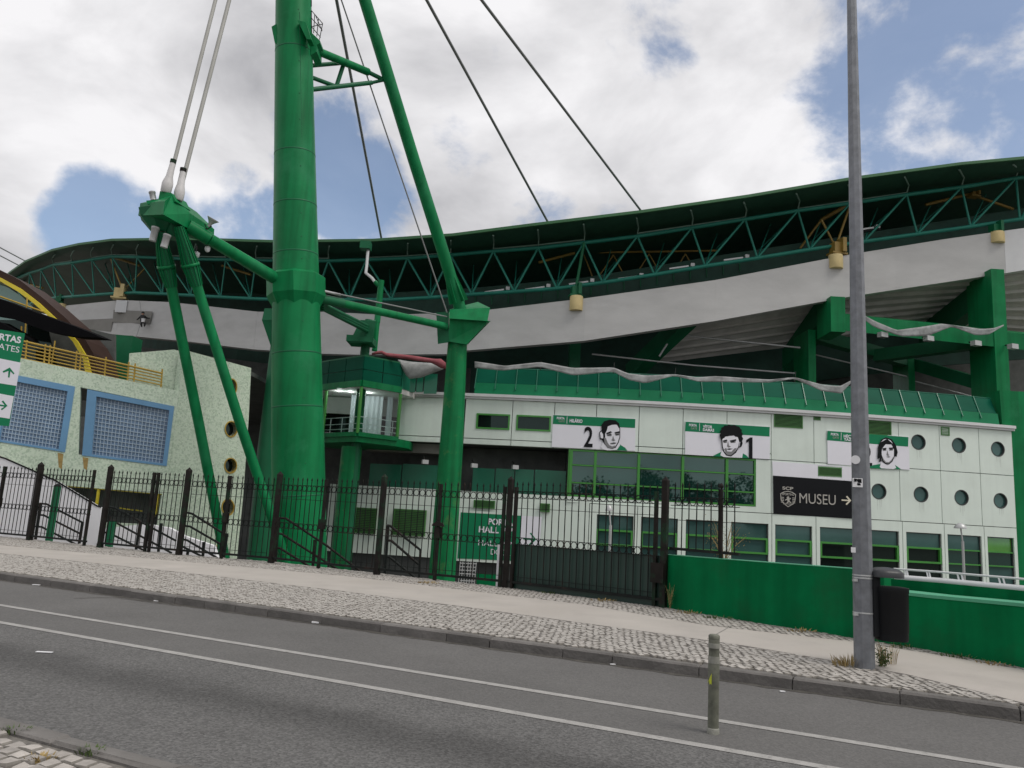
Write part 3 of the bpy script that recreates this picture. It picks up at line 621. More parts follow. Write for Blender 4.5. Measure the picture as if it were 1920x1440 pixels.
# upper row
holes_u = [rectpx(893, 956, 776, 805), rectpx(968, 1033, 779, 808)]
port_u = [(1722, 829), (1798, 835), (1871, 842)]; port_l = [(1648, 921.5), (1727, 927), (1803, 933), (1876, 939)]
vents = [rectpx(1451, 1505, 773, 802), rectpx(1526, 1538.5, 778, 788), rectpx(1618, 1671, 789, 816), rectpx(1764, 1780, 800.3, 816.5), rectpx(1534, 1578, 876, 893)]
def portpanel(x0, x1, z0, z1, c, r, g=.018):
    x0 += g; x1 -= g; z0 += g; z1 -= g; n = 32; mb = MB(); ang = [2 * math.pi * (i + .5) / n for i in range(n)]
    cx, cz = c; inner, outer = [], []
    for a in ang:
        dx, dz = math.cos(a), math.sin(a); ts = []
        if dx > 1e-6: ts.append((x1 - cx) / dx)
        if dx < -1e-6: ts.append((x0 - cx) / dx)
        if dz > 1e-6: ts.append((z1 - cz) / dz)
        if dz < -1e-6: ts.append((z0 - cz) / dz)
        t = min(ts); outer.append((cx + dx * t, cz + dz * t)); inner.append((cx + dx * r, cz + dz * r))
    corners = [(x0, z0), (x1, z0), (x1, z1), (x0, z1)]
    for k in corners:
        a = math.atan2(k[1] - cz, k[0] - cx); i = min(range(n), key=lambda i: abs((ang[i] - a + math.pi) % (2 * math.pi) - math.pi)); outer[i] = k
    vs = [fp(*p, 0) for p in outer] + [fp(*p, 0) for p in inner] + [fp(*p, -.16) for p in inner] + [fp(*p, -.33) for p in outer]
    fs = [(i, (i + 1) % n, n + (i + 1) % n, n + i) for i in range(n)] + [(n + i, n + (i + 1) % n, 2 * n + (i + 1) % n, 2 * n + i) for i in range(n)] + [(3 * n + i, 3 * n + (i + 1) % n, (i + 1) % n, i) for i in range(n)]
    mb.add(vs, fs); put(mb, 'panel', M['white_panel'], bl)
    for dx in (-.10, .04, .13):
        st = MB(); ln = random.uniform(.25, .65); x_ = cx + dx; zz_0 = cz - math.sqrt(max(.01, r * r - dx * dx)) - .03; st.face([fp(x_ - .02, zz_0, .004), fp(x_ + .02, zz_0, .004), fp(x_ + .012, max(z0 + .03, zz_0 - ln), .004), fp(x_ - .008, max(z0 + .03, zz_0 - ln * .9), .004)]); put(st, 'drip_stain', M['drip'], bl)
    w_ = MB(); w_.add([fp(cx + math.cos(a) * (r + .02), cz + math.sin(a) * (r + .02), -.12) for a in ang], [tuple(range(n))])
    o = put(w_, 'round_window', M['glass'], bl)
    rim = MB(); vs = []
    for rr, of in ((r - .001, .012), (r - .045, .012), (r - .045, -.115), (r - .001, -.115)): vs += [fp(cx + math.cos(a) * rr, cz + math.sin(a) * rr, of) for a in ang]
    rim.add(vs, [(k * n + i, k * n + (i + 1) % n, ((k + 1) % 4) * n + (i + 1) % n, ((k + 1) % 4) * n + i) for k in range(4) for i in range(n)]); put(rim, 'rim', M['joint'], o)
PR = .43
ztrim = zA + .32
for i in range(13):
    x0, x1 = XJ[i], XJ[i + 1]
    pc = [fac(*c) for c in port_u if x0 < fac(*c).x < x1]
    if pc: portpanel(x0, x1, zA, zT, (pc[0].x, pc[0].z), PR)
    elif i < 7:
        panel(x0, x1, ztrim, zT, [h for h in holes_u if x0 < h[0] < x1]); panel(x0, x1, zA, ztrim - .005)
    else: panel(x0, x1, zA, zT, [v for v in vents if x0 - .05 < (v[0] + v[1]) / 2 < x1 and v[3] > zA + .5])
    if i >= 7:
        pc = [fac(*c) for c in port_l if x0 < fac(*c).x < x1]
        if pc: portpanel(x0, x1, zB, zA, (pc[0].x, pc[0].z), PR)
        else: panel(x0, x1, zB, zA, [v for v in vents if x0 < (v[0] + v[1]) / 2 < x1 and v[3] < zA])
panel(XL0, XL1, ztrim, zT); panel(XL0, XL1, zA, ztrim - .005)
# strip right of and below the curtain wall
CW = rectpx(1064, 1417.5, 0, 1); CW = (fac(1064, 900).x, fac(1417.5, 910).x, fac(1300, 943).z, zA)
panel(CW[1] - .018, XJ[7], zB, zA); panel(CW[0], CW[1] + .018, zB, CW[2])
for v, n_ in zip(vents, (11, 3, 10, 5, 7)): louvre(v, n_)
for h in holes_u:
    o = mkframe(h, .09, .04, -.2, M['frame_g'], bl, 'window'); mb = MB(); hexcell(mb, h[0] + .09, h[1] - .09, h[2] + .09, h[3] - .09, -.05, -.08); put(mb, 'pane', M['glass_dk'], o)
# cornice and fascia
for a, b in ((XL0 - .02, XL1 + .3), (XJ[0] - .08, XJ[-1] + .1)):
    mb = MB(); xx = [a] + [x for x in range(-10, 30, 1) if a < x < b] + [b]; vs = []
    prof = ((.12, zL - .28), (.12, zL - .17), (.22, zL - .16), (.22, zL), (-.5, zL + .03), (-.5, zL - .28))
    for X in xx: vs += [fp(X, z, o) for o, z in prof]
    k = len(prof); mb.add(vs, [(i * k + j, i * k + (j + 1) % k, i * k + k + (j + 1) % k, i * k + k + j) for i in range(len(xx) - 1) for j in range(k)] + [tuple(range(k)), tuple(reversed(range((len(xx) - 1) * k, len(xx) * k)))])
    put(mb, 'cornice', M['ledge'], bl)
zF = fac(1446, 743).z; zP = fac(1446, 712).z
XP0, XP1 = fac(890, 715).x, fac(1876, 770).x
mb = MB(); xx = [XP0 + (XP1 - XP0) * i / 24 for i in range(25)]; vs = []
for X in xx: vs += [fp(X, zL + .02, -.12), fp(X, zF, -.22), fp(X, zF, -.5), fp(X, zL + .02, -.5)]
mb.add(vs, [(i * 4 + j, i * 4 + (j + 1) % 4, i * 4 + 4 + (j + 1) % 4, i * 4 + 4 + j) for i in range(24) for j in range(4)] + [(0, 1, 2, 3), (99, 98, 97, 96)]); put(mb, 'fascia', M['gfascia'], bl)
npan = 26; zPh = zP + .02
for i in range(npan):
    a, b = XP0 + (XP1 - XP0) * i / npan, XP0 + (XP1 - XP0) * (i + 1) / npan
    mb = MB(); mb.hexa([fp(a + .03, zF + .02, -.28), fp(b - .03, zF + .02, -.28), fp(b - .03, zPh, -.68), fp(a + .03, zPh, -.68), fp(a + .03, zF + .02, -.31), fp(b - .03, zF + .02, -.31), fp(b - .03, zPh, -.71), fp(a + .03, zPh, -.71)]); put(mb, 'parapet_glass', M['glass_par'], bl)
    mb = MB(); mb.bar(fp(a, zF - .35, -.10), fp(a, zPh + .03, -.66), .045, .06); put(mb, 'parapet_post', M['gpanel'], bl)
mb = MB()
for a, b in zip(xx, xx[1:]): mb.bar(fp(a, zPh + .02, -.69), fp(b, zPh + .02, -.69), .06, .05)
put(mb, 'parapet_rail', M['gpanel'], bl)
mb = MB(); mb.prism([fp(XL0, zL - .06, -.5), fp(XJ[-1], zL - .06, -.5), Vector((40, 62, zL - .06)), Vector((-40, 66, zL - .06))], (0, 0, -.2)); put(mb, 'terrace_floor', M['dark'], bl)
# green end pier at the right of the building
mb = MB(); a = fac(1893, 850); b = at(2200, 850, 43.4); zt = at(1900, 735, 43.6).z
mb.hexa([Vector((a.x + .12, 43.35, zG)), Vector((b.x, 43.2, zG)), Vector((b.x, 43.2, zt)), Vector((a.x - .35, 43.35, zt)), Vector((a.x + .12, 47, zG)), Vector((b.x, 47, zG)), Vector((b.x, 47, zt)), Vector((a.x - .35, 47, zt))]); put(mb, 'end_pier', M['steel'], stand)
# curtain wall: panes and mullions
xm = [CW[0]] + [fac(x, 900).x for x in (1115, 1197, 1280, 1363)] + [CW[1]]
zr = [CW[2], fac(1300, 917).z, fac(1300, 883.5).z, CW[3] - .02]
cw = mkframe((CW[0], CW[1], CW[2], CW[3] - .02), .09, -.02, -.3, M['frame_g'], bl, 'curtain_wall')
for i in range(5):
    for j in range(3):
        mb = MB(); e = random.uniform(-.004, .004); hexcell(mb, xm[i] + .05, xm[i + 1] - .05, zr[j] + .05, zr[j + 1] - .05, -.13 + e, -.16 + e); put(mb, 'pane', M['glass_cw'], cw)
for x in xm[1:-1] + [CW[0] + .16]:
    mb = MB(); hexcell(mb, x - .07, x + .07, zr[0] + .095, zr[3] - .095, 0.01, -.25); put(mb, 'mullion', M['frame_g'], cw)
for z in zr[1:3]:
    for i in range(5):
        mb = MB(); hexcell(mb, xm[i] + (.075 if i else .24), xm[i + 1] - .075, z - .035, z + .035, -.03, -.22); put(mb, 'transom', M['frame_g'], cw)
# lower windows
zw1, zw2, zw3 = fac(1487, 985).z, fac(1487, 1014).z, fac(1487, 1041).z; zw4 = fac(1400, 1085).z
wins = [(1119, 1188, 0), (1202, 1271, 0), (1286, 1355, 0), (1371, 1441, 0), (1453.5, 1523, 0), (1537.5, 1686, 1), (1699.5, 1766, 2), (1777, 1841, 3), (1852, 1902, 4)]
yws = lambda x: 1000 + (x - 1487) * .066
wr = [(fac(a, yws(a)).x, fac(b, yws(b)).x) for a, b, k in wins]
panel(XLL, fac(1104, 990).x, -.9, fac(990, 926).z, [(-99, -98, 0, 1)])
cuts = [fac(1104, 990).x] + [(wr[i][1] + wr[i + 1][0]) / 2 for i in range(8)] + [XJ[-1]]
for i, (x0, x1) in enumerate(wr):
    panel(cuts[i], cuts[i + 1], zG, zB - .0, [(x0, x1, zw4, zw1)])
    k = wins[i][2]
    o = mkframe((x0, x1, zw4, zw1), .05, -.10, -.3, M['joint'], bl, 'window')
    g0 = M['glass_green'] if k == 4 else M['glass']
    mb = MB(); hexcell(mb, x0 + .05, x1 - .05, zw2 + .03, zw1 - .05, -.16, -.2); put(mb, 'pane', g0, o)
    mb = MB(); hexcell(mb, x0 + .05, x1 - .05, zw3 + .03, zw2 - .03, -.17, -.2); put(mb, 'pane', (M['glass'], M['glass_dk'], M['glass_dk'], M['glass_cw'], M['glass_cw'])[k], o)
    mb = MB(); hexcell(mb, x0 + .05, x1 - .05, zw4 + .05, zw3 - .03, -.165, -.2); put(mb, 'pane', (M['glass'], M['glass_dk'], M['glass_dk'], M['glass_cw'], M['glass'])[k], o)
    if k < 3: mkframe((x0 + .02, x1 - .02, zw3 - .05, zw2 + .05), .10, -.02, -.24, M['frame_g'], o, 'sash')
    else:
        for z in (zw2, zw3):
            mb = MB(); hexcell(mb, x0 + .05, x1 - .05, z - .035, z + .035, -.06, -.22); put(mb, 'transom', M['frame_g'], o)
# lower wall, left part: vents and louvres
for r_, n_ in ((rectpx(888, 928, 938, 953), 7), (rectpx(1013, 1031, 944, 960), 6), (rectpx(664, 705, 952, 1000), 14), (rectpx(737, 798, 955, 1004), 14)): louvre(r_, n_, .05)
# recess: green panels, soffit concrete
for a, b, y0, y1, of in ((681, 742, 868, 915, -.9), (744, 815, 869, 918, -.9), (880, 922, 876, 926, -.9), (924, 960, 877, 928, -.9), (962, 998, 878, 930, -.9), (1000, 1060, 880, 933, -.9)):
    r_ = rectpx(a, b, y0, y1 + 14); mb = MB(); hexcell(mb, r_[0], r_[1] , r_[2], r_[3], of, of - .08); put(mb, 'green_panel', M['gpanel'], bl)
mb = MB(); hexcell(mb, fac(676, 842).x, XL1 + .4, zA - .55, zA - .02, -.9, -2.4); put(mb, 'soffit_beam', M['concrete_dk'], bl)

# ------------------------------------------------------------------ roof
roof = thing('stadium_roof', 'dark green overhanging stadium roof with pale green edge strip', 'roof', at(1000, 420, 60))
EP = [(-30, 560), (-5, 535), (20, 513), (50, 492), (100, 471), (150, 460), (212, 452), (350, 450), (513, 455), (700, 453), (850, 443), (1000, 424), (1200, 400), (1400, 371), (1600, 337), (1800, 310), (1920, 299), (2050, 286), (2500, 262)]
OV = -2.2
ep = [P(x, y, OV) for x, y in resample(EP, 40)]
cen = Vector((6, 135, 0))
def inward(p, d, dz=0.0):
    q = Vector((cen.x - p.x, cen.y - p.y, 0)).normalized(); return p + q * d + Vector((0, 0, dz))
for i in range(0, len(ep) - 1):
    a, b = ep[i], ep[i + 1]; mb = MB(); th = Vector((0, 0, .12))
    for d0, d1, z0, z1 in ((0, 6, 0, -.35), (6, 26, -.35, -1.8)):
        mb.hexa([inward(a, d0, z0), inward(b, d0, z0), inward(b, d0, z0) + th, inward(a, d0, z0) + th, inward(a, d1, z1), inward(b, d1, z1), inward(b, d1, z1) + th, inward(a, d1, z1) + th])
    put(mb, 'roof_sheet', M['roof'], roof)
mb = MB()
for a, b in zip(ep, ep[1:]): mb.bar(a + Vector((0, -.1, .05)), b + Vector((0, -.1, .05)), .16, .18)
put(mb, 'edge_strip', M['roofedge'], roof)
# dark wall added under the roof to back the truss with darkness
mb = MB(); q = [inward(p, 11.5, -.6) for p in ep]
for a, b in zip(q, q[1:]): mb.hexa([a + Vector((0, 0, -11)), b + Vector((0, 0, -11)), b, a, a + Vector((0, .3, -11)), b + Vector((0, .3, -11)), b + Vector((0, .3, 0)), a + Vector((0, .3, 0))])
put(mb, 'dark_backing', M['darkgreen'], roof)

truss = thing('roof_truss', 'teal green tubular truss running under the roof edge above the grey rim', 'truss', at(1100, 500, 48))
TN = [(20, 527), (56, 512), (77, 506), (100, 497), (135, 493), (172, 487), (210, 481), (257, 482), (310, 484), (365, 486), (423, 487), (480, 488), (548, 489), (616, 489), (687, 487), (764, 484), (845, 478), (925, 471), (1009, 465), (1095, 455), (1195, 443), (1297, 427), (1397, 411), (1496, 395), (1594, 381), (1700, 365), (1803, 351), (1905, 334), (2010, 320)]
BN = [(20, 580), (52, 572), (75, 563), (105, 558), (138, 556), (177, 553), (217, 550), (253, 549), (305, 551), (358, 554), (414, 557), (470, 560), (525, 562), (590, 562), (655, 562), (734, 562), (807, 558), (885, 552), (964, 547), (1044, 541), (1130, 530), (1227, 515), (1322, 499), (1420, 484), (1518, 468), (1620, 453), (1720, 439), (1820, 425), (1912, 411), (2020, 400)]
tn = [P(x, y) for x, y in TN]; bn = [P(x, y) for x, y in BN]
for a, b in zip(tn, tn[1:]): rod('top_chord', a, b, .13, M['teal'], truss)
for a, b in zip(bn, bn[1:]): rod('bottom_chord', a, b, .13, M['teal'], truss)
for i in range(len(tn)):
    if i < 13:
        rod('strut', tn[i], bn[i], .055, M['teal'], truss, 6)
        rod('diagonal', tn[i], bn[i + 1], .06, M['teal'], truss, 6)
    else:
        rod('diagonal', tn[i], bn[i], .075, M['teal'], truss, 6)
        if i + 1 < len(bn): rod('diagonal', tn[i], bn[i + 1], .075, M['teal'], truss, 6)
# inner truss line
tn2 = [P(x, y, 4.5) + Vector((0, 0, -.1)) for x, y in TN]; bn2 = [P(x, y, 4.5) + Vector((0, 0, .5)) for x, y in BN]
for i in range(7, len(tn) - 1):
    rod('inner_chord', tn2[i], tn2[i + 1], .09, M['steel_dk'], truss, 6)
    rod('inner_diagonal', tn2[i], bn2[i], .06, M['teal'], truss, 6)
    if i > 12: rod('inner_diagonal', tn2[i], bn[i + 1], .06, M['teal'], truss, 6)
for lay_, sh in ((2.2, .55), (7.5, .3)):
    for i in range(5, len(TN) - 1):
        x, y = TN[i]; x2, y2 = TN[i + 1]; bx, by = BN[min(i + 1, len(BN) - 1)]
        rod('cross_bracing', P(x + (x2 - x) * sh, y + (y2 - y) * sh, lay_ + 2.2), P(bx, by, .05 if lay_ < 3 else lay_), .045, M['teal'], truss, 6)
        rod('cross_bracing', P(x, y, .05 if lay_ < 3 else lay_) + Vector((0, 0, -.1)), P(x2, y2, 4.5 if lay_ < 3 else lay_ + 3) + Vector((0, 0, -.15)), .045, M['teal'], truss, 6)
        if lay_ > 3: rod('inner_chord', P(x, y, lay_) + Vector((0, 0, .1)), P(x2, y2, lay_) + Vector((0, 0, .1)), .06, M['teal'], truss, 6)
# upper gutter rail and hangers
up3 = Vector((0, 0, 1))
for i in range(3, len(tn)):
    x, y = TN[i]; e = P(x, interp(EP, x) + 3, OV); hgt = (e - tn[i]).z
    rod('hanger', tn[i] + up3 * .1, tn[i] + up3 * max(.5, hgt * .72) + Vector((0, -.3, 0)), .045, M['rail_gr'], truss, 6)
    rod('hanger', tn[i] + up3 * max(.5, hgt * .72) + Vector((0, -.3, 0)), e + Vector((0, .25, -.08)), .055, M['rail_gr'], truss, 6)
    if i + 1 < len(tn) and i % 3 != 1:
        e2 = P(TN[i + 1][0], interp(EP, TN[i + 1][0]) + 3, OV); h2 = (e2 - tn[i + 1]).z
        rod('gutter_rail', tn[i] + up3 * (hgt * .36), tn[i + 1] + up3 * (h2 * .36), .06, M['rail_gr'], truss, 6)
# yellow frames of the inner structure and bearings
for a, b, o, r in (((1540, 412), (1597, 380), 2, .14), ((1540, 412), (1500, 466), 2, .08), ((1540, 412), (1567, 464), .6, .08), ((1594, 384), (1567, 464), .4, .08), ((1735, 384), (1824, 362), 2.5, .11), ((1824, 366), (1900, 392), 2.5, .10),
                   ((1010, 492), (1078, 474), 2, .10), ((1078, 474), (1345, 470), 3.5, .08), ((1090, 540), (1345, 536), 3.3, .07), ((206, 480), (262, 498), 2, .11), ((206, 480), (231, 546), .2, .07), ((231, 546), (272, 503), 2, .06), ((416, 498), (470, 515), 2, .09), ((40, 528), (80, 540), 2, .1)):
    rod('yellow_brace', P(*a, o), P(*b, o), r, M['yellow'], truss, 6)
zz_ = [(1095, 478), (1115, 530), (1150, 478), (1180, 535), (1217, 476), (1250, 534), (1285, 476), (1318, 532)]
for a, b in zip(zz_, zz_[1:]): rod('yellow_brace', P(*a, 3.4), P(*b, 3.4), .05, M['yellow'], truss, 6)
for x, y, mt_, sz in ((1570, 466, 'yellow', .75), (1080, 546, 'steel_dk', .6), (1866, 430, 'steel_dk', .6), (226, 550, 'plinth', .8), (112, 562, 'steel_dk', .5), (1826, 361, 'yellow', .5)):
    p = P(x, y, -.1 if x != 1826 else 2.4); mb = MB(); mb.box(p, (sz, sz * .8, sz * .9), .2); mb.box(p + Vector((-.02, 0, -.42 * sz - .08)), (sz * 1.4, sz, .12), .2); mb.box(p + Vector((sz * .3, -.1, .2 * sz)), (sz * .35, sz, sz * 1.25), .2); put(mb, 'bearing', M[mt_], truss)
rod('prop', P(1095, 455, -.05), P(1080, 540, -.05), .10, M['steel_dk'], truss)
# fluorescent battens along the bottom chord
for i, (x, y) in enumerate(((927, 546), (1003, 541), (1085, 531), (1177, 521), (1273, 502), (1375, 486), (1620, 430))):
    a = P(x - 18, y + 2, .5); b = P(x + 18, y - 3, .5); t = thing('batten_light', 'slim pale tube light on the truss bottom chord, %s from the column head' % ('first', 'second', 'third', 'fourth', 'fifth', 'sixth', 'seventh')[i], 'light', a, 'slim tube lights along the truss')
    mb = MB(); mb.bar(a, b, .10, .10); put(mb, 'tube', M['ledge'], t); mb = MB(); mb.bar(a + Vector((0, .1, -.1)), b + Vector((.5, .1, -.02)), .1, .12); put(mb, 'tray', M['binplastic'], t); mb = MB(); mb.box(b + Vector((.25, 0, .08)), (.25, .25, .22)); put(mb, 'spotlight', M['lampgrey'], t)

# ------------------------------------------------------------------ steel pylon
def pD(py): return 32.0 - (1050 - py) / 1050 * 1.2
PY = [(-420, 549, 52), (-200, 549.5, 58), (0, 550.5, 65), (150, 551.5, 70), (280, 552.8, 74.5), (515, 555, 84), (680, 556.5, 91), (840, 559, 96.5), (1050, 563, 98)]
pts = [at(x, y, pD(y)) for y, x, w_ in PY]; rads = [rad(p, w_) for p, (y, x, w_) in zip(pts, PY)]
d = (pts[-1] - pts[-2]).normalized(); k = (zG - pts[-1].z) / d.z; pts.append(pts[-1] + d * k); rads.append(rads[-1] * 1.01)
pyl = thing('steel_pylon', 'thick tapering green steel pylon leaning in front of the stadium', 'pylon', pts[-1])
mb = MB(); mb.tube(pts, rads, 48); put(mb, 'shaft', M['steel'], pyl)
axis = (pts[0] - pts[-1]).normalized()
def pyat(py):
    for i in range(len(PY) - 1):
        if PY[i][0] <= py <= PY[i + 1][0]:
            t = (py - PY[i][0]) / (PY[i + 1][0] - PY[i][0]); return lerp(pts[i], pts[i + 1], t), rads[i] + (rads[i + 1] - rads[i]) * t
for y in (100, 292, 388, 480, 665, 765, 930):
    c, r = pyat(y); mb = MB(); mb.lathe(c, [(r + .001, -.03), (r + .008, -.022), (r + .008, .022), (r + .001, .03)], 48, axis); put(mb, 'weld_ring', M['steel_dk'], pyl)
for i, y in enumerate((35, 130, 190, 238, 325, 412, 455, 495, 610, 750, 790, 870)):
    c, r = pyat(y); ang_ = R(-38 + (i % 3) * 3); n_ = Vector((math.sin(R(30)), -math.cos(R(30)), 0)); mb = MB(); mb.lathe(c + n_ * (r - .01), [(.022, 0), (.022, .03)], 8, n_); put(mb, 'bolt', M['steel_dk'], pyl)
a, ra = pyat(40); b, rb = pyat(1000); n_ = Vector((math.sin(R(33)), -math.cos(R(33)), 0)); mb = MB(); mb.bar(a + n_ * (ra + .0), b + n_ * (rb + .0), .025, .012); put(mb, 'weld_seam', M['steel_dk'], pyl)
# collar
c, r = pyat(540); ct, _ = pyat(517); cb, _ = pyat(556); hh = (ct - cb).length
mb = MB(); mb.lathe(c, [(r * 1.02, -hh * .95), (r * 1.26, -hh * .42), (r * 1.26, hh * .5), (r * 1.02, hh * .66)], 8, axis, smooth=False, ph=R(10)); put(mb, 'collar', M['steel'], pyl)
rod('cable_drip', at(534, 518, 30.7), at(524, 590, 30.9), .012, M['cable_lt'], pyl, 5)
# upper platform, wings, cage
for q, D in ((((558, 38), (573, 41), (584, 74), (575, 73)), 29.95), (((509, 50), (519, 44), (519, 82), (515, 80)), 30.4)):
    mb = MB(); mb.prism([at(x, y, D) for x, y in q], (0, .5, 0)); put(mb, 'gusset', M['steel'], pyl)
mb = MB(); mb.prism([at(x, y, 30.7) for x, y in ((583, 60), (600, 76), (600, 80), (594, 84), (594, 97), (583, 103))], (0, .9, 0)); put(mb, 'platform', M['steel'], pyl)
cg = [(583, 20, 0), (604, 45, 0), (583, 38, 0), (600, 58, 0), (583, 50, 0), (601, 67, 0)]
for k, (a, b) in enumerate((((584, 20), (605, 44)), ((584, 34), (604, 56)), ((584, 50), (601, 70)), ((584, 20), (584, 62)), ((590, 27), (588, 62)), ((597, 35), (594, 68)), ((605, 44), (599, 74)), ((592, 30), (604, 58)), ((584, 50), (605, 45)), ((584, 0), (584, 12)))):
    rod('cage_bar', at(*a, 30.8), at(*b, 30.8), .018, M['iron'], pyl, 5); 
    if k < 7: rod('cage_bar', at(*a, 31.5), at(*b, 31.5), .018, M['iron'], pyl, 5)
# bracing truss to the inclined mast
def mD(py): return 37.6 - (570 - py) / 570 * 4.6
for a, b, da, db, wp in (((596, 96), (690, 135), 31.3, 33.9, 15), ((690, 135), (720, 150), 33.9, 34.2, 8), ((584, 168), (697, 155), 31.8, 34.0, 9), ((697, 155), (720, 150), 34.0, 34.2, 6), ((584, 123), (642, 118), 31.8, 33.0, 8), ((584, 145), (627, 161), 31.8, 32.8, 8), ((644, 121), (631, 161), 32.8, 32.8, 8)):
    p, q = at(*a, da), at(*b, db); rod('brace_tube', p, q, rad(p, wp), M['steel'] if wp > 10 else M['steel_dk'], pyl, 14)
# inclined mast
mast = thing('inclined_mast', 'slim green tube mast slanting down from the pylon top to the column head', 'mast', at(860, 572, 37.6))
mp_ = [(-400, 560, 21), (0, 684, 24), (300, 776, 24), (480, 833, 24), (556, 856, 24), (588, 865.5, 24)]
a = [at(x, y, mD(y)) for y, x, w_ in mp_]; mb = MB(); mb.tube(a, [rad(p, w_ * .95) for p, (y, x, w_) in zip(a, mp_)], 24); put(mb, 'tube', M['steel'], mast)
for k in range(7):
    an = 2 * math.pi * k / 7; t = (a[-1] - a[-2]).normalized(); x = t.cross(Vector((0, 0, 1))).normalized(); y = x.cross(t); e = x * math.cos(an) + y * math.sin(an); c = a[-2]
    mb = MB(); mb.prism([c - t * 1.0 + e * .3, c + t * .3 + e * .3, c + t * .3 + e * .52], t.cross(e) * .03); put(mb, 'fin', M['steel'], mast)

# anchor frame with two legs
def hD(y): return 27.0 + (y - 400) / 640 * 4.0
anc = thing('anchor_frame', 'green anchor block on two splayed tube legs holding the twin back cables', 'anchor frame', at(480, 1055, 31))
A0 = 26.3; fl = [at(x, y, 26.6) for x, y in ((263, 381), (309, 377), (307, 402), (259, 404))]
mid = [at(x, y, 26.0) for x, y in ((309, 377), (358, 401), (356, 430), (307, 402))]
# block: front edge, left rear, right rear, with sloping underside
ft, fb = at(309, 377, 25.6), at(306, 402, 25.6); lt, lb = at(263, 381, 26.6), at(259, 404, 26.6); rtp, rb = at(358, 401, 26.9), at(356, 430, 26.9); ap = at(322, 366, 26.2)
bk = Vector((.3, 1.5, 0)); mb = MB()
mb.add([ft, fb, lt, lb, rtp, rb, lt + bk, lb + bk, rtp + bk, rb + bk, ap, ap + bk], [(2, 3, 1, 0), (0, 1, 5, 4, 10), (6, 7, 3, 2), (4, 5, 9, 8), (8, 9, 7, 6, 11), (3, 7, 9, 5, 1), (2, 0, 10), (4, 8, 11, 10), (2, 10, 11, 6)]); put(mb, 'anchor_block', M['steel'], anc)
mb = MB(); c = at(305, 420, 27.0); mb.lathe(c, [(.35, -.35), (.8, .1), (.9, .35)], 8, (0, 0, 1), False); mb.lathe(at(332, 436, 27.1), [(.3, -.25), (.5, .1), (.55, .4)], 8, (0, 0, 1), False); put(mb, 'block_base', M['steel_dk'], anc)
mb = MB(); mb.prism([at(x, y, 26.2) for x, y in ((274, 376), (297, 374), (300, 383), (276, 383))], (.2, .8, 0)); mb.prism([at(x, y, 26.2) for x, y in ((300, 358), (322, 362), (330, 378), (296, 378))], (.2, .8, 0)); put(mb, 'saddle', M['steel'], anc)
for a, b, wp, mt_ in (((285, 360), (288, 376), 11, 'lampgrey'), ((292, 426), (286, 452), 13, 'lampgrey'), ((314, 440), (307, 464), 13, 'lampgrey')):
    p, q = at(*a, 26.3), at(*b, 26.3); r = rad(p, wp) ; mb = MB(); t = (q - p); mb.lathe(p, [(r * 1.12, 0), (r * 1.12, t.length * .15), (r, t.length * .17), (r, t.length)], 14, t.normalized()); put(mb, 'cable_end', M[mt_], anc)
for tp, rg, ts, md, bt in ((((300, 436), 26.7), ((312, 500), 27.3), ((321, 538), 27.6), ((374, 800), 29.4), ((427, 1075), 31.2)), (((335, 424), 26.6), ((357, 497), 27.3), ((369, 536), 27.6), ((452, 800), 29.3), ((546, 1080), 31.2))):
    p0, p1, p2, p3, p4 = (at(*q[0], q[1]) for q in (tp, rg, ts, md, bt))
    p4 = p4 + (p4 - p3) * .25
    leg = put(MB().tube([p2 - (p3 - p2) * .06, p2, p3, p4], rad(p3, 18.5), 20), 'leg', M['steel'], anc)
    r0_, r1_ = rad(p0, 16), rad(p1, 33)
    mb = MB(); mb.tube([p0, p1, p2], [r0_, r1_ * .86, rad(p2, 20)], 20); put(mb, 'leg_head', M['steel_dk'], leg)
    t = (p2 - p0).normalized(); mb = MB(); mb.lathe(p1, [(r1_ * .9, -.06), (r1_ * 1.02, -.05), (r1_ * 1.02, .05), (r1_ * .9, .06)], 20, t); put(mb, 'ring', M['steel'], leg)
    x = t.cross(Vector((0, 1, 0))).normalized(); y = x.cross(t)
    for k in range(14):
        e = x * math.cos(k * math.pi / 7) + y * math.sin(k * math.pi / 7); n_ = t.cross(e) * .025
        mb = MB(); mb.prism([p0 + e * r0_ * .9 - n_ / 2, p1 + e * r1_ * .8 - n_ / 2, p2 + e * r0_ * .8 - n_ / 2, p2 + e * rad(p2, 22) - n_ / 2, p1 + e * r1_ * .99 - n_ / 2, p0 + e * r0_ * 1.15 - n_ / 2], n_); put(mb, 'rib', M['steel'], leg)
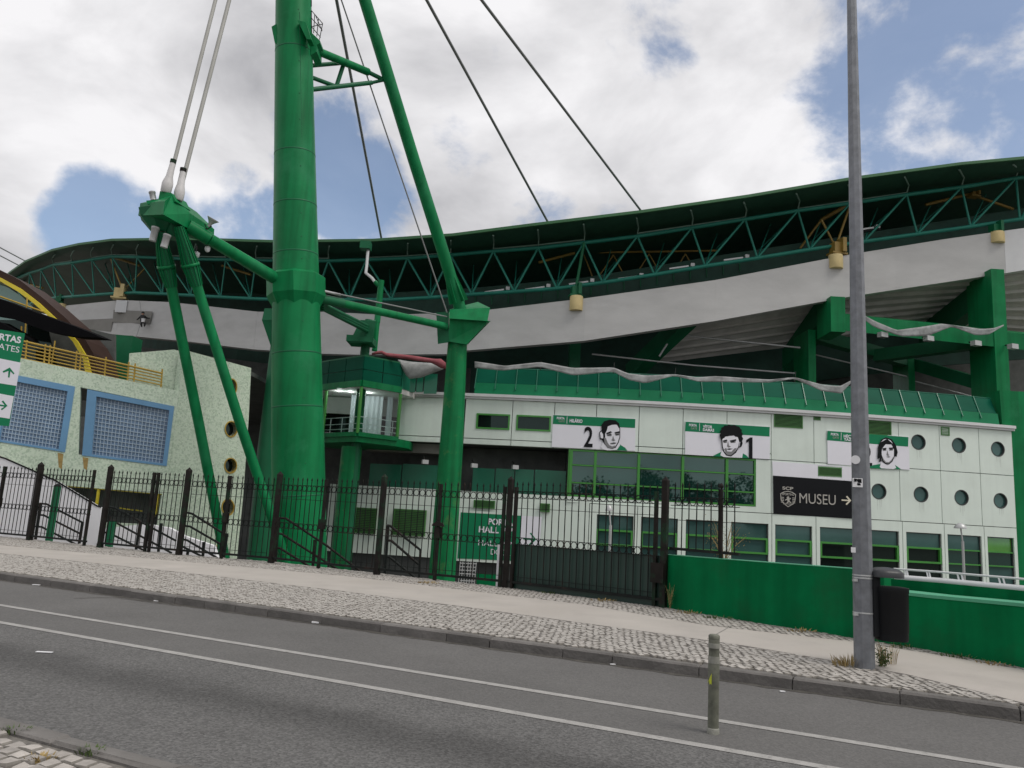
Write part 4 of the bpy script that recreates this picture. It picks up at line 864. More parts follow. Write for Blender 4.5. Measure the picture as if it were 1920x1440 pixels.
# strut to the collar
sa, sb_, sc_ = at(352, 424, 26.9), at(392, 448, 27.4), at(536, 534, 31.2)
put(MB().tube([sa, sb_], [rad(sa, 26), rad(sb_, 26)], 20), 'strut_head', M['steel'], anc)
put(MB().tube([sb_, sc_], [rad(sb_, 22.5), rad(sc_, 23.5)], 24), 'strut', M['steel'], anc)
t = (sc_ - sb_).normalized(); put(MB().lathe(sb_, [(.22, -.05), (.235, -.04), (.235, .04), (.22, .05)], 20, t), 'flange', M['steel'], anc)
for k in (0, 1):
    put(MB().bar(sc_ - t * .9 + Vector((0, -.2 + .4 * k, .12)), sc_ + t * .5 + Vector((0, -.2 + .4 * k, .12)), .05, .3), 'gusset', M['steel_dk'], anc)
hs = thing('loudspeaker', 'white horn loudspeaker on a bracket above the slanting green strut', 'loudspeaker', at(386, 430, 27.2))
p = at(394, 420, 27.2); ax = Vector((.45, -.1, .9)).normalized(); mb = MB(); mb.lathe(p, [(.06, -.12), (.07, .0), (.10, .06), (.19, .17), (.235, .22), (.22, .22), (.09, .08)], 20, ax); put(mb, 'horn', M['lampgrey'], hs)
mb = MB(); mb.bar(at(371, 428, 27.2), at(388, 430, 27.2), .05); mb.bar(at(388, 430, 27.2), at(384, 420, 27.2), .03); mb.bar(at(388, 430, 27.2), at(397, 424, 27.2), .03); put(mb, 'bracket', M['iron'], hs)
for i, (x, y) in enumerate(((389, 467), (369, 478))):
    c_ = thing('dome_camera', ('white dome camera hanging under the strut, nearer the pylon', 'white dome camera hanging beside the right leg head')[i], 'camera', at(x, y + 5, 27.6), 'white dome cameras'); p = at(x, y, 27.6)
    mb = MB(); mb.lathe(p, [(.02, -.12), (.08, -.08), (.1, 0), (.1, .08), (.06, .12)], 12); put(mb, 'dome', M['white'], c_); put(MB().bar(p + Vector((0, 0, .1)), p + Vector((-.1, .1, .38)), .05), 'arm', M['iron'], c_)

# ------------------------------------------------------------------ cables
def cable(label, a, b, wpx, mt_, D0, D1, ext=1.0, sock=None):
    p, q = at(*a, D0), at(*b, D1); p = p + (p - q) * ext
    t = thing('stay_cable', label, 'cable', q, 'stay cables of the pylon'); r = rad(q, wpx); rod('sheath', p, q, r, M[mt_], t, 10)
    if sock:
        s0, s1 = at(*sock[0], D1), at(*sock[1], D1); dd = s1 - s0; l = dd.length
        rod('clamp', s0 - dd * .12, s0, r * 1.5, M['iron_post'], t, 10)
        mb = MB(); rb_ = rad(s1, sock[2]); mb.lathe(s0, [(r * 1.3, 0), (r * 1.7, l * .45), (rb_ * .97, l * .66), (rb_, l * .72), (rb_ * .94, l * .95), (rb_ * .75, l)], 18, dd.normalized()); put(mb, 'socket', M['socket'], t)
cable('thick pale back cable above the anchor block, left of the pair', (404, 0), (312, 362), 7.5, 'cable_lt', 27.5, 26.3, .9, ((324, 306), (310, 362), 20))
cable('thick pale back cable above the anchor block, right of the pair', (430, 0), (334, 373), 8, 'cable_lt', 27.8, 26.5, .9, ((343, 322), (334, 376), 19))
cable('grey stay cable passing just right of the pylon behind the bracing', (631, 0), (716, 452), 4.0, 'cable', 33.5, 55, .25)
cable('thin grey stay cable running down to the column head beside the slanted mast', (640, 0), (838, 586), 2.6, 'cable', 33, 37.3, .5)
cable('grey stay cable meeting the roof edge midway between mast and lamp post', (800, 0), (1032, 425), 4.2, 'cable', 36, 55, .25)
cable('grey stay cable meeting the roof edge nearest the lamp post', (903, 0), (1207, 402), 4.2, 'cable', 36, 55, .25)
for i, (a, b) in enumerate((((-60, 432), (56, 494)), ((-60, 448), (40, 500)))): cable(('upper grey cable reaching the far left roof end', 'lower grey cable reaching the far left roof end')[i], a, b, 2.2, 'cable', 62, 72, .5)

# ------------------------------------------------------------------ columns with heads
colr = thing('support_column', 'round green column with flared head and peeling paint beside the mint facade', 'column', at(830, 1090, 38) )
def vcol(par, pxs, D, mt_, name='shaft', ztop=None):
    ps = [at(x, y, D) for x, y, w_ in pxs]; xm_, = (sum(p.x for p in ps) / len(ps),)
    rr = [rad(p, w_) for p, (x, y, w_) in zip(ps, pxs)]
    q = [Vector((p.x, D, p.z)) for p in ps]; q.append(Vector((q[-1].x, D, zG))); rr.append(rr[-1])
    mb = MB(); mb.tube(q, rr, 28); return put(mb, name, M[mt_], par), q, rr
vcol(colr, [(858, 640, 36), (846, 840, 44), (830, 1060, 50)], 38, 'steel_worn')
hd = 38.0
ht, hbm = at(868, 575, hd), at(857, 645, hd)
mb = MB(); mb.hexa([at(x, y, D) for x, y, D in ((840, 640, 37.5), (875, 646, 37.3), (915, 602, 37.2), (843, 590, 37.2), (845, 640, 38.8), (877, 646, 38.8), (920, 602, 39.2), (845, 590, 39.2))]); put(mb, 'head', M['steel'], colr)
mb = MB(); mb.hexa([at(x, y, D) for x, y, D in ((842, 597, 37.0), (914, 602, 37.0), (919, 577, 37.3), (843, 580, 37.3), (842, 597, 39.4), (914, 602, 39.4), (896, 566, 38.9), (868, 573, 38.9))]); put(mb, 'head_cap', M['steel'], colr)
mb = MB(); mb.hexa([at(x, y, D) for x, y, D in ((821, 645, 37.6), (841, 642, 37.4), (842, 584, 37.4), (818, 586, 37.6), (821, 645, 38.4), (841, 642, 38.4), (842, 584, 38.4), (818, 586, 38.4))]); put(mb, 'bracket', M['steel_dk'], colr)
tie = thing('tie_strut', 'green tube strut between the pylon collar and the column head', 'strut', at(720, 588, 35))
a, b = at(612, 562, 32.0), at(836, 612, 37.4); t = (b - a).normalized()
rod('tube', a + t * .8, b, rad(b, 13.5), M['steel'], tie, 18); rod('sleeve', a - t * .5, a + t * .85, rad(a, 18), M['steel_dk'], tie, 16)
rod('tie_rod', at(608, 546, 31.6), at(838, 594, 37.3), .035, M['cable'], tie, 6); rod('sleeve', at(608, 546, 31.6), at(638, 553, 32.3), .06, M['lampgrey'], tie, 8)
colm = thing('support_column', 'slender green column with boxed bracket rising through the corner booth roof', 'column', at(655, 1060, 40.3))
vcol(colm, [(692, 600, 15), (684, 660, 17)], 40.6, 'steel_dk'); vcol(colm, [(660, 838, 38), (640, 1040, 40)], 40.8, 'steel_worn')
mb = MB(); mb.hexa([at(x, y, D) for x, y, D in ((655, 642, 39.6), (699, 643, 39.6), (704, 602, 39.6), (676, 600, 39.6), (655, 642, 41), (699, 643, 41), (704, 600, 41), (676, 600, 41))]); mb.box(at(678, 640, 40.25), (1.34, 1.42, .33)); put(mb, 'bracket', M['steel_dk'], colm)
for k in (0, 1, 2):
    rod('diagonal_strut', at(604, 570 + 4 * k, 32 + .2 * k), at(690, 612 + 5 * k, 39.8), .10, M['steel_dk'], colm, 10)
pipe = thing('drain_pipe', 'green drain pipe with white swan-neck pipe feeding it from the roof', 'pipe', at(703, 660, 41.6))
rod('downpipe', at(715, 526, 41.6), at(707, 605, 41.6), .17, M['steel'], pipe, 14); rod('downpipe', at(707, 605, 41.6), at(702, 658, 41.6), .15, M['steel'], pipe, 14); rod('downpipe', at(715, 541, 41.6), at(703, 528, 41.6), .12, M['steel'], pipe, 12)
q = [at(690, 470, 44), at(688, 496, 43), at(686, 512, 42.4), at(697, 521, 41.9), at(704, 530, 41.6)]; put(MB().tube(q, .085, 12), 'swan_neck', M['lampgrey'], pipe)
put(MB().box(at(686, 461, 44), (.6, .6, .45)), 'hopper', M['steel_dk'], pipe)
coll = thing('support_column', 'green column half hidden behind the pylon next to the mosaic building', 'column', at(485, 1050, 38))
vcol(coll, [(530, 650, 44), (508, 840, 48), (489, 1050, 52)], 38.6, 'steel_dk')
mb = MB(); mb.hexa([at(x, y, D) for x, y, D in ((508, 650, 38), (560, 655, 38), (575, 590, 37.6), (491, 600, 37.6), (508, 650, 39.4), (560, 655, 39.4), (575, 590, 39.8), (491, 600, 39.8))]); mb.hexa([at(x, y, D) for x, y, D in ((491, 600, 37.6), (575, 600, 37.6), (575, 580, 37.6), (496, 578, 37.6), (491, 600, 39.8), (575, 600, 39.8), (575, 580, 39.8), (496, 578, 39.8))]); put(mb, 'head', M['steel_dk'], coll)

# ------------------------------------------------------------------ corner glass booth
bo = thing('glass_booth', 'corner glass observation booth with green panelled top and lit ceiling', 'booth', at(677, 830, 39.4))
bL, bC, bR, bE = (600, 41.4), (677, 39.6), (751, 41.2), (768, 41.8)
zb0, zb1, zb2, zb3 = at(671, 812, 39.6).z, at(677, 726, 39.6).z, at(681, 717, 39.6).z, at(686, 668, 39.6).z
Lp, Cp, Rp, Ep = at(609, 770, 41.6), at(674, 770, 39.6), at(748, 776, 41.2), at(772, 776, 42.4); Kp = Vector((Lp.x - .2, 45.5, 0)); Kq = Vector((Ep.x, 45.5, 0)); L2 = Vector((Lp.x - 1.6, 43.2, 0))
ring = [L2, Lp, Cp, Rp, Ep, Kq, Kp]
flat = lambda z, g_=1.0: [Vector((p.x, p.y, z)) for p in ring]
for nm, z, th, mt_ in (('floor_slab', zb0 - .02, -.42, 'steel'), ('ceiling', zb1 + .02, .28, 'interior'), ('roof', zb3, .08, 'steel_dk')):
    mb = MB(); mb.prism(flat(z), (0, 0, th)); put(mb, nm, M[mt_], bo)
put(MB().prism([Vector((p.x, p.y + .02, zb1 + .31)) for p in ring], (0, 0, .01)), 'ceiling_void', M['dark'], bo)
mb = MB(); mb.prism([Vector((p.x, p.y, zb0)) for p in (Vector((Lp.x - 1, 44.6, 0)), Vector((Ep.x, 44.6, 0)))] + [Vector((Ep.x, 44.6, zb1)), Vector((Lp.x - 1, 44.6, zb1))], (0, .2, 0)); put(mb, 'back_wall', M['glass_dk'], bo)
put(MB().bar(Vector((Lp.x - .4, 44.4, zb0 + 1.55)), Vector((Lp.x + 1.7, 44.4, zb0 + 1.55)), .1, .14), 'yellow_handrail', M['plinth'], bo)
put(MB().bar(Vector((Cp.x + 1.0, 44.4, zb0 + 1.55)), Vector((Ep.x, 44.4, zb0 + 1.55)), .1, .14), 'yellow_handrail', M['plinth'], bo)
mb = MB(); mb.prism([Vector((Lp.x - .6, 43.8, zb1 - .95)), Vector((Ep.x, 43.8, zb1 - .95)), Vector((Ep.x, 43.8, zb1)), Vector((Lp.x - .6, 43.8, zb1))], (0, .1, 0)); put(mb, 'bulkhead', M['interior'], bo)
for x0, x1 in ((656, 674), (680, 716), (724, 734)):
    a, b = at(x0, 780, 42.6), at(x1, 780, 42.6); mb = MB(); k = 8
    for i in range(k): mb.hexa([Vector((a.x + (b.x - a.x) * i / k, 42.6 + .06 * (i % 2), zb0)), Vector((a.x + (b.x - a.x) * (i + 1) / k, 42.6 + .06 * ((i + 1) % 2), zb0)), Vector((a.x + (b.x - a.x) * (i + 1) / k, 42.6 + .06 * ((i + 1) % 2), zb1)), Vector((a.x + (b.x - a.x) * i / k, 42.6 + .06 * (i % 2), zb1)), Vector((a.x + (b.x - a.x) * i / k, 42.7, zb0)), Vector((a.x + (b.x - a.x) * (i + 1) / k, 42.7, zb0)), Vector((a.x + (b.x - a.x) * (i + 1) / k, 42.7, zb1)), Vector((a.x + (b.x - a.x) * i / k, 42.7, zb1))])
    put(mb, 'curtain', M['curtain'], bo)
def vq(a, b, z0, z1, th=.03, mt_='clear', nm='pane', inset=.05):
    t = (b - a); t.z = 0; t.normalize(); a2, b2 = a + t * inset, b - t * inset; n_ = Vector((t.y, -t.x, 0)) * th
    mb = MB(); mb.hexa([Vector((a2.x, a2.y, z0)), Vector((b2.x, b2.y, z0)), Vector((b2.x, b2.y, z1)), Vector((a2.x, a2.y, z1)), Vector((a2.x, a2.y, z0)) - n_, Vector((b2.x, b2.y, z0)) - n_, Vector((b2.x, b2.y, z1)) - n_, Vector((a2.x, a2.y, z1)) - n_]); return put(mb, nm, M[mt_], bo)
for a, b in ((L2, Lp), (Lp, Cp), (Cp, Rp)):
    vq(a, b, zb0, zb1)
    md = lerp(a, b, .5); zm = (zb2 + zb3) / 2
    nsub = 2 if a is not Cp else 2
    for k in range(nsub):
        p, q = lerp(a, b, k / nsub), lerp(a, b, (k + 1) / nsub)
        for z0, z1 in ((zb2 + .03, zm), (zm + .03, zb3)): vq(p, q, z0, z1, .05, 'glass_par', 'green_panel', .025)
    z_ = zb2; nn = Vector((b.y - a.y, -(b.x - a.x), 0)).normalized() * -.05
    mb = MB(); mb.bar(Vector((a.x, a.y, (zb1 + zb2) / 2 + .08)) , Vector((b.x, b.y, (zb1 + zb2) / 2 + .08)), .22, .34); put(mb, 'header', M['steel'], bo)
    mb = MB(); mb.bar(Vector((a.x, a.y, zb0 - .05)), Vector((b.x, b.y, zb0 - .05)), .25, .22); put(mb, 'sill', M['steel'], bo)
    for h in (.28, .55, .9): put(MB().bar(Vector((a.x, a.y + .35, zb0 + h)), Vector((b.x, b.y + .35, zb0 + h)), .035), 'rail', M['white'], bo)
    for k in range(3): p = lerp(a, b, (k + .5) / 3); put(MB().bar(Vector((p.x, p.y + .35, zb0)), Vector((p.x, p.y + .35, zb0 + .9)), .035), 'rail_post', M['white'], bo)
for p in (Lp, Cp, Rp): rod('mullion', Vector((p.x, p.y - .02, zb0)), Vector((p.x, p.y - .02, zb1)), .09, M['frame_g'], bo, 8)
vq(Rp, Ep, zb2, zb3 - .15, .05, 'gpanel', 'green_panel'); 
for x, y in ((636, 734), (658, 731), (692, 734)):
    p = at(x, y, 41.5); p.z = zb1 + .005; mb = MB(); mb.lathe(p, [(.12, 0), (.12, .02)], 16); o = put(mb, 'downlight', M['lit'], bo); ld = bpy.data.lights.new('downlight_lamp', 'POINT'); ld.energy = 14; ld.shadow_soft_size = .1; lo = bpy.data.objects.new('downlight_lamp', ld); COL.objects.link(lo); lo.parent = o; lo.location = (0, 0, -.12)
# green panels between booth and column
for i, (a, b, y0, y1) in enumerate(((753, 764, 690, 735), (766, 778, 694, 735), (780, 792, 697, 735), (794, 818, 700, 738))):
    p, q = at(a, y1, 42.0), at(b, y1, 42.0); z1 = at(a, y0, 42).z; mb = MB(); mb.hexa([Vector((p.x, 42, p.z)), Vector((q.x, 42, q.z)), Vector((q.x, 42, z1)), Vector((p.x, 42, z1)), Vector((p.x, 42.1, p.z)), Vector((q.x, 42.1, q.z)), Vector((q.x, 42.1, z1)), Vector((p.x, 42.1, z1))]); put(mb, 'parapet_panel', M['gpanel'], bl)

# ------------------------------------------------------------------ mosaic building at the left
def mosaic():
    mt = mat('mint_green_mosaic', (.54, .63, .53), .55, var=.08, sc=.6)
    t = mt.node_tree; n = t.nodes; l = t.links; b = n['Principled BSDF']; src = b.inputs['Base Color'].links[0].from_socket
    g = n.new('ShaderNodeNewGeometry'); v = n.new('ShaderNodeTexVoronoi'); v.inputs['Scale'].default_value = 16; v.inputs['Randomness'].default_value = .6; l.new(g.outputs['Position'], v.inputs['Vector'])
    sx = n.new('ShaderNodeSeparateColor'); l.new(v.outputs['Color'], sx.inputs[0]); r = n.new('ShaderNodeValToRGB'); l.new(sx.outputs[0], r.inputs[0])
    e = r.color_ramp.elements; e[0].position = .0; e[0].color = (.30, .42, .30, 1); e[1].position = 1; e[1].color = (1.15, 1.18, 1.05, 1); k = e.new(.25); k.color = (.62, .76, .58, 1); k = e.new(.5); k.color = (1, 1, .95, 1)
    mx = n.new('ShaderNodeMix'); mx.data_type = 'RGBA'; mx.blend_type = 'MULTIPLY'; mx.inputs[0].default_value = .42; l.new(src, mx.inputs[6]); l.new(r.outputs[0], mx.inputs[7]); l.new(mx.outputs[2], b.inputs['Base Color'])
    bp = n.new('ShaderNodeBump'); bp.inputs['Strength'].default_value = .4; bp.inputs['Distance'].default_value = .02; l.new(sx.outputs[0], bp.inputs['Height']); l.new(bp.outputs[0], b.inputs['Normal']); return mt
M['mosaic'] = mosaic()
tb = thing('mosaic_building', 'mint mosaic tiled building with big blue windows and round portholes', 'building', at(200, 1000, 34))
q0, q1 = at(-90, 800, 31.8), at(318, 800, 34.6); wn_ = Vector((q1.y - q0.y, -(q1.x - q0.x), 0)).normalized()
def tw(x, y, off=0.0): return onp(x, y, q0, wn_) + wn_ * off
def holewall(outer, holes, back, fx, par, name, mt_):
    polys = [[fx(x, y) for x, y in outer]] + [[fx(x, y) for x, y in h] for h in holes]
    bm = bmesh.new(); es = []
    for q in polys:
        vv = [bm.verts.new(p) for p in q]; es += [bm.edges.new((vv[i], vv[(i + 1) % len(vv)])) for i in range(len(vv))]
    bmesh.ops.triangle_fill(bm, edges=es, use_beauty=True, normal=back.normalized()); bm.verts.index_update()
    vs = [v.co.copy() for v in bm.verts]; tri = [tuple(v.index for v in f.verts) for f in bm.faces]; bm.free(); n = len(vs)
    mb = MB(); mb.add(vs + [v + back for v in vs], tri + [tuple(i + n for i in t) for t in tri])
    for q in polys:
        m_ = len(q); mb.add([v for v in q] + [v + back for v in q], [(i, (i + 1) % m_, m_ + (i + 1) % m_, m_ + i) for i in range(m_)])
    return put(mb, name, mt_, par)
W1 = ((18, 701), (141, 725), (122, 848), (-4, 828)); W2 = ((164, 730), (327, 762), (312.5, 874), (154, 854)); OP = ((105, 909), (304, 926), (294, 984), (120, 976))
zb_ = lambda x: 1130
holewall(((-95, 648), (40, 672), (310, 728), (336, 733), (286, 1130), (-150, 1130)), (W1, ((151, 726), (327, 762), (312.5, 874), (147, 852)), OP), -wn_ * .35, tw, tb, 'wall', M['mosaic'])
def quadin(q, l, r, t_, b):
    tl, tr, br, bl_ = q; f = lambda u, v: (lambda p0, p1: (p0[0] + (p1[0] - p0[0]) * v, p0[1] + (p1[1] - p0[1]) * v))((tl[0] + (tr[0] - tl[0]) * u, tl[1] + (tr[1] - tl[1]) * u), (bl_[0] + (br[0] - bl_[0]) * u, bl_[1] + (br[1] - bl_[1]) * u))
    return f
for q, (l, r, t_, b), nx, ny in ((W1, (.02, .90, .09, .97), 17, 15), (W2, (.11, .95, .08, .965), 20, 14)):
    f = quadin(q, 0, 0, 0, 0); P4 = lambda u, v, o: tw(*f(u, v), o)
    o = None
    mb = MB()
    for u0, u1, v0, v1 in ((0, l, 0, 1), (r, 1, 0, 1), (l, r, 0, t_), (l, r, b, 1)):
        mb.hexa([P4(u0, v1, .03), P4(u1, v1, .03), P4(u1, v0, .03), P4(u0, v0, .03), P4(u0, v1, -.3), P4(u1, v1, -.3), P4(u1, v0, -.3), P4(u0, v0, -.3)])
    win = put(mb, 'blue_window', M['blue'], tb)
    mb = MB(); mb.hexa([P4(l, b, -.14), P4(r, b, -.14), P4(r, t_, -.14), P4(l, t_, -.14), P4(l, b, -.2), P4(r, b, -.2), P4(r, t_, -.2), P4(l, t_, -.2)]); put(mb, 'pane', M['bluegrid'], win)
    mb = MB()
    for i in range(nx + 1): u = l + (r - l) * i / nx; mb.bar(P4(u, t_, -.125), P4(u, b, -.125), .028, .03, wn_)
    for i in range(ny + 1): v = t_ + (b - t_) * i / ny; mb.bar(P4(l, v, -.123), P4(r, v, -.123), .028, .03, wn_)
    g_ = put(mb, 'grid', M['gridline'], win); g_['kind'] = 'stuff'
mb = MB(); f = [tw(x, y, -1.4) for x, y in ((90, 900), (320, 915), (310, 1000), (100, 985))]; mb.prism(f, -wn_ * .1); put(mb, 'entrance_back', M['dark'], tb)
for a, b in (((185, 915), (180, 950)), ((297, 926), (291, 968)), ((107, 909), (304, 925.5))): put(MB().bar(tw(*a, -.1), tw(*b, -.1), .09, .1), 'yellow_trim', M['yel_arch'], tb)
for a, b in (((219, 953), (246, 957)), ((250, 957), (263, 959)), ((279, 959), (292, 961)), ((200, 1012), (210, 1014))): put(MB().bar(tw(*a, -1.0), tw(*b, -1.0), .06, .05), 'yellow_mark', M['yel_arch'], tb)
for x0, x1, y0, y1 in ((108, 119, 849, 880), (155, 166, 857, 882)):
    mb = MB(); mb.face([tw(x0, y0, .004), tw(x1, y0 + 2, .004), tw(x1 - 3, y1, .004), tw(x0 + 2, y1 - 4, .004)]); put(mb, 'rust_stain', M['rust'], tb)
# right hand curved block with portholes
pA, pB = tw(327.5, 800, -.0), at(455, 850, 37.4); pd = Vector((pB.x - pA.x, pB.y - pA.y, 0)); bn_ = Vector((pd.y, -pd.x, 0)).normalized()
def tw2(x, y, off=0.0): return onp(x, y, pA, bn_) + bn_ * off
PH = ((434, 725.5, 9, 14), (433, 804.5, 10.5, 13.5), (432, 873, 10.5, 13), (427, 951, 10.5, 14), (413, 1031, 10, 10))
hol = [[(x + rx * math.cos(2 * math.pi * k / 20), y + ry * math.sin(2 * math.pi * k / 20)) for k in range(20)] for x, y, rx, ry in PH]
holewall(((346, 656), (471, 690), (466, 790), (456, 930), (438, 1110), (286.5, 1130)), hol, -bn_ * .5, tw2, tb, 'wall', M['mosaic'])
for x, y, rx, ry in PH:
    pts_ = [(2 * math.pi * k / 20) for k in range(20)]; mb = MB(); vs = []
    for s_, of in ((1.0, .04), (1.15, .04), (1.15, -.05), (1.0, -.3)): vs += [tw2(x + rx * s_ * math.cos(a_), y + ry * s_ * math.sin(a_), of) for a_ in pts_]
    mb.add(vs, [(k * 20 + i, k * 20 + (i + 1) % 20, ((k + 1) % 4) * 20 + (i + 1) % 20, ((k + 1) % 4) * 20 + i) for k in range(4) for i in range(20)]); o = put(mb, 'porthole', M['yellow_br'], tb)
    mb = MB(); mb.add([tw2(x + rx * math.cos(a_), y + ry * math.sin(a_), -.28) for a_ in pts_], [tuple(range(20))]); put(mb, 'glass', M['glass_dk'], o)
mb = MB(); p_ = [tw(x, y, -.6) for x, y in ((240, 658), (325, 651), (346, 656), (334, 760), (232, 760))]; mb.prism(p_, -wn_ * .4); put(mb, 'wall', M['mosaic'], tb)
mb = MB(); mb.prism([tw(-95, 660, -.1), tw(330, 742, -.1), tw2(470, 694, -.1), tw2(470, 694, -.1) + Vector((0, 14, 0)), tw(-95, 655) + Vector((-2, 14, 0))], (0, 0, -.2)); put(mb, 'roof', M['dark'], tb)
# yellow balcony railing
rl = thing('balcony_railing', 'ochre yellow rail fence along the mosaic building roof terrace', 'railing', tw(180, 700, -.15))
ry = lambda x: 672 + (x - 45) * .213
for k in range(6):
    f_ = k / 5; rod('rail', tw(30, ry(30) - 33 + 33 * f_, -.15), tw(304, ry(304) - 28 + 28 * f_, -.15), .028 if k else .045, M['yellow_br'], rl, 6)
for x in (48, 83, 92, 142, 150, 197, 240, 252, 303): rod('post', tw(x + 1, ry(x) - 36, -.16), tw(x - 2, ry(x) + 1, -.16), .035, M['yellow_br'], rl, 6)
rod('post', tw(99, 635, -.5), tw(92, 682, -.5), .03, M['yellow_br'], rl, 6)

# arch with yellow edge, awning
ar = thing('arched_canopy', 'brown arched canopy with yellow edge and pale glass behind the mosaic building', 'canopy', at(60, 620, 44))
OA = [(-160, 462), (-90, 474), (-40, 490), (0, 506), (37, 525), (82, 560), (125, 598), (160, 637), (175, 663), (184, 700)]
IA = [(-160, 478), (-90, 488), (-40, 504), (0, 520), (37, 540), (72, 567), (112, 604), (145, 640), (163, 670), (170, 700)]
YA = [(-160, 484), (-90, 495), (-40, 511), (0, 527), (34, 547), (62, 568), (103, 604), (136, 640), (155, 672), (160, 700)]
for A_, B_, nm, mt_, of in ((OA, IA, 'arch_beam', 'brown', 0), (IA, YA, 'arch_edge', 'yel_arch', -.15)):
    mb = MB(); fr = [at(x, y, 43.5 + of) for x, y in A_] + [at(x, y, 43.5 + of) for x, y in reversed(B_)]; mb.prism(fr, (0, 2.5, 0)); put(mb, nm, M[mt_], ar)
mb = MB(); mb.prism([at(x, y, 45.2) for x, y in ((-120, 500), (0, 530), (40, 555), (62, 575), (50, 600), (-120, 600))], (0, .1, 0)); put(mb, 'glass', M['glass_sky'], ar)
mb = MB(); mb.prism([at(x, y, 45.2) for x, y in ((-120, 602), (40, 600), (90, 620), (110, 700), (-120, 700))], (0, .1, 0)); put(mb, 'glass', M['glass_dk'], ar)
for a, b in (((51, 558), (46, 640)), ((0, 556), (82, 585)), ((40, 612), (40, 640))): rod('yellow_post', at(*a, 43.2), at(*b, 43.2), .05, M['yellow_br'], ar, 6)
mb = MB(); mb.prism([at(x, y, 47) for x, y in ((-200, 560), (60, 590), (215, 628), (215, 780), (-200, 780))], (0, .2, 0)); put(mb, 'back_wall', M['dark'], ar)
aw = thing('awning', 'black cloth awning sloping in front of the brown arch', 'awning', at(60, 600, 41))
mb = MB(); mb.prism([at(x, y, 41) for x, y in ((-100, 540), (0, 560), (60, 583), (140, 612), (173, 625), (190, 633), (140, 631), (90, 622), (30, 600), (0, 592), (-100, 575))], (0, 1.2, .1)); put(mb, 'cloth', M['blackcloth'], aw)
mb = MB(); mb.prism([at(x, y, 40.8) for x, y in ((-100, 600), (0, 604), (50, 632), (58, 640), (0, 640), (-100, 640))], (0, .8, .1)); put(mb, 'valance', M['blackcloth'], aw)
col(206, 240, 628, 760, 50, 1.4, M['steel_dk'])

# ------------------------------------------------------------------ printed boards and lettering
def textverts(s, bold=0.0):
    cu = bpy.data.curves.new('lettering', 'FONT'); cu.body = s; cu.size = 1; cu.offset = bold; cu.resolution_u = 4
    o = bpy.data.objects.new('lettering', cu); COL.objects.link(o); dg = bpy.context.evaluated_depsgraph_get(); dg.update()
    me = bpy.data.meshes.new_from_object(o.evaluated_get(dg)); vs = [v.co.copy() for v in me.vertices]; fs = [tuple(p.vertices) for p in me.polygons]
    bpy.data.objects.remove(o); bpy.data.curves.remove(cu); bpy.data.meshes.remove(me); return vs, fs
def lettering(s, p0, p1, h, fx, mt_, par, bold=0.0, kv=None):
    vs, fs = textverts(s, bold); x0, x1 = min(v.x for v in vs), max(v.x for v in vs); y0, y1 = 0 if 'Ç' not in s else min(v.y for v in vs), .70
    k = kv if kv is not None else (1440 - (p0[0] + p1[0]) / 2) * 1.15e-4
    mb = MB(); q = []
    for v in vs:
        u = (v.x - x0) / (x1 - x0); t = (v.y - y0) / (y1 - y0) * h
        q.append(fx(p0[0] + (p1[0] - p0[0]) * u + k * t, p0[1] + (p1[1] - p0[1]) * u - t))
    mb.add(q, fs); return put(mb, 'lettering', M[mt_], par)
def shapes(polys, sc, ox, oy, fx, mt_, par, name):
    mb = MB()
    for p in polys: mb.face([fx(ox + x * sc, oy + y * sc) for x, y in p])
    return put(mb, name, M[mt_], par)
def board(q, o0, o1, fx, mt_, par, name):
    mb = MB(); a, b, c, d_ = q; mb.hexa([fx(*d_, o1), fx(*c, o1), fx(*b, o1), fx(*a, o1), fx(*d_, o0), fx(*c, o0), fx(*b, o0), fx(*a, o0)]); return put(mb, name, M[mt_], par)
def lay(k): return lambda x, y: fac(x, y, .055 + .004 * k)
def ell(cx, cy, rx, ry, n=14, a0=0, a1=360): return [(cx + rx * math.cos(R(a0 + (a1 - a0) * i / (n if a1 - a0 == 360 else n - 1))), cy + ry * math.sin(R(a0 + (a1 - a0) * i / (n if a1 - a0 == 360 else n - 1)))) for i in range(n)]
def poster(label, q, head, split, name_lines, num, sc, ox, oy, art):
    c = fac((q[0][0] + q[1][0]) / 2, q[2][1]); t = thing('poster', label, 'poster', c, 'printed posters on the mint facade')
    board(q, -.01, .05, fac, 'white_pr', t, 'board')
    (ax, ay), (bx, by) = q[0], q[1]; e = lambda x: ay + (by - ay) * (x - ax) / (bx - ax)
    mb = MB(); mb.face([lay(0)(ax + .6, ay + .6), lay(0)(bx - .6, by + .6), lay(0)(bx - 1.2, by + head), lay(0)(ax - .6, ay + head)]); put(mb, 'header_band', M['green_pr'], t)
    lettering('PORTA', (ax + 7, e(ax + 7) + head * .46), (ax + 21.5, e(ax + 21) + head * .46), head * .24, lay(1), 'white_pr', t, .03)
    lettering('GATE', (ax + 10.5, e(ax + 10) + head * .77), (ax + 21.5, e(ax + 21) + head * .77), head * .22, lay(1), 'grey_pr', t, .0)
    mb = MB(); x = ax + split; mb.face([lay(1)(x, e(x) + 2), lay(1)(x + .8, e(x) + 2), lay(1)(x + .3, e(x) + head - 2), lay(1)(x - .5, e(x) + head - 2)]); put(mb, 'divider', M['white_pr'], t)
    for s, x0, x1, dy, h in name_lines: lettering(s, (ax + x0, e(ax + x0) + dy), (ax + x1, e(ax + x1) + dy), h, lay(1), 'white_pr', t, .035)
    if num: lettering(num[0], num[1], num[2], num[3], lay(1), 'black_pr', t, num[4])
    for k, (nm, mt_, polys) in enumerate(art): shapes(polys, sc, ox, oy, lay(2 + k), mt_, t, nm)
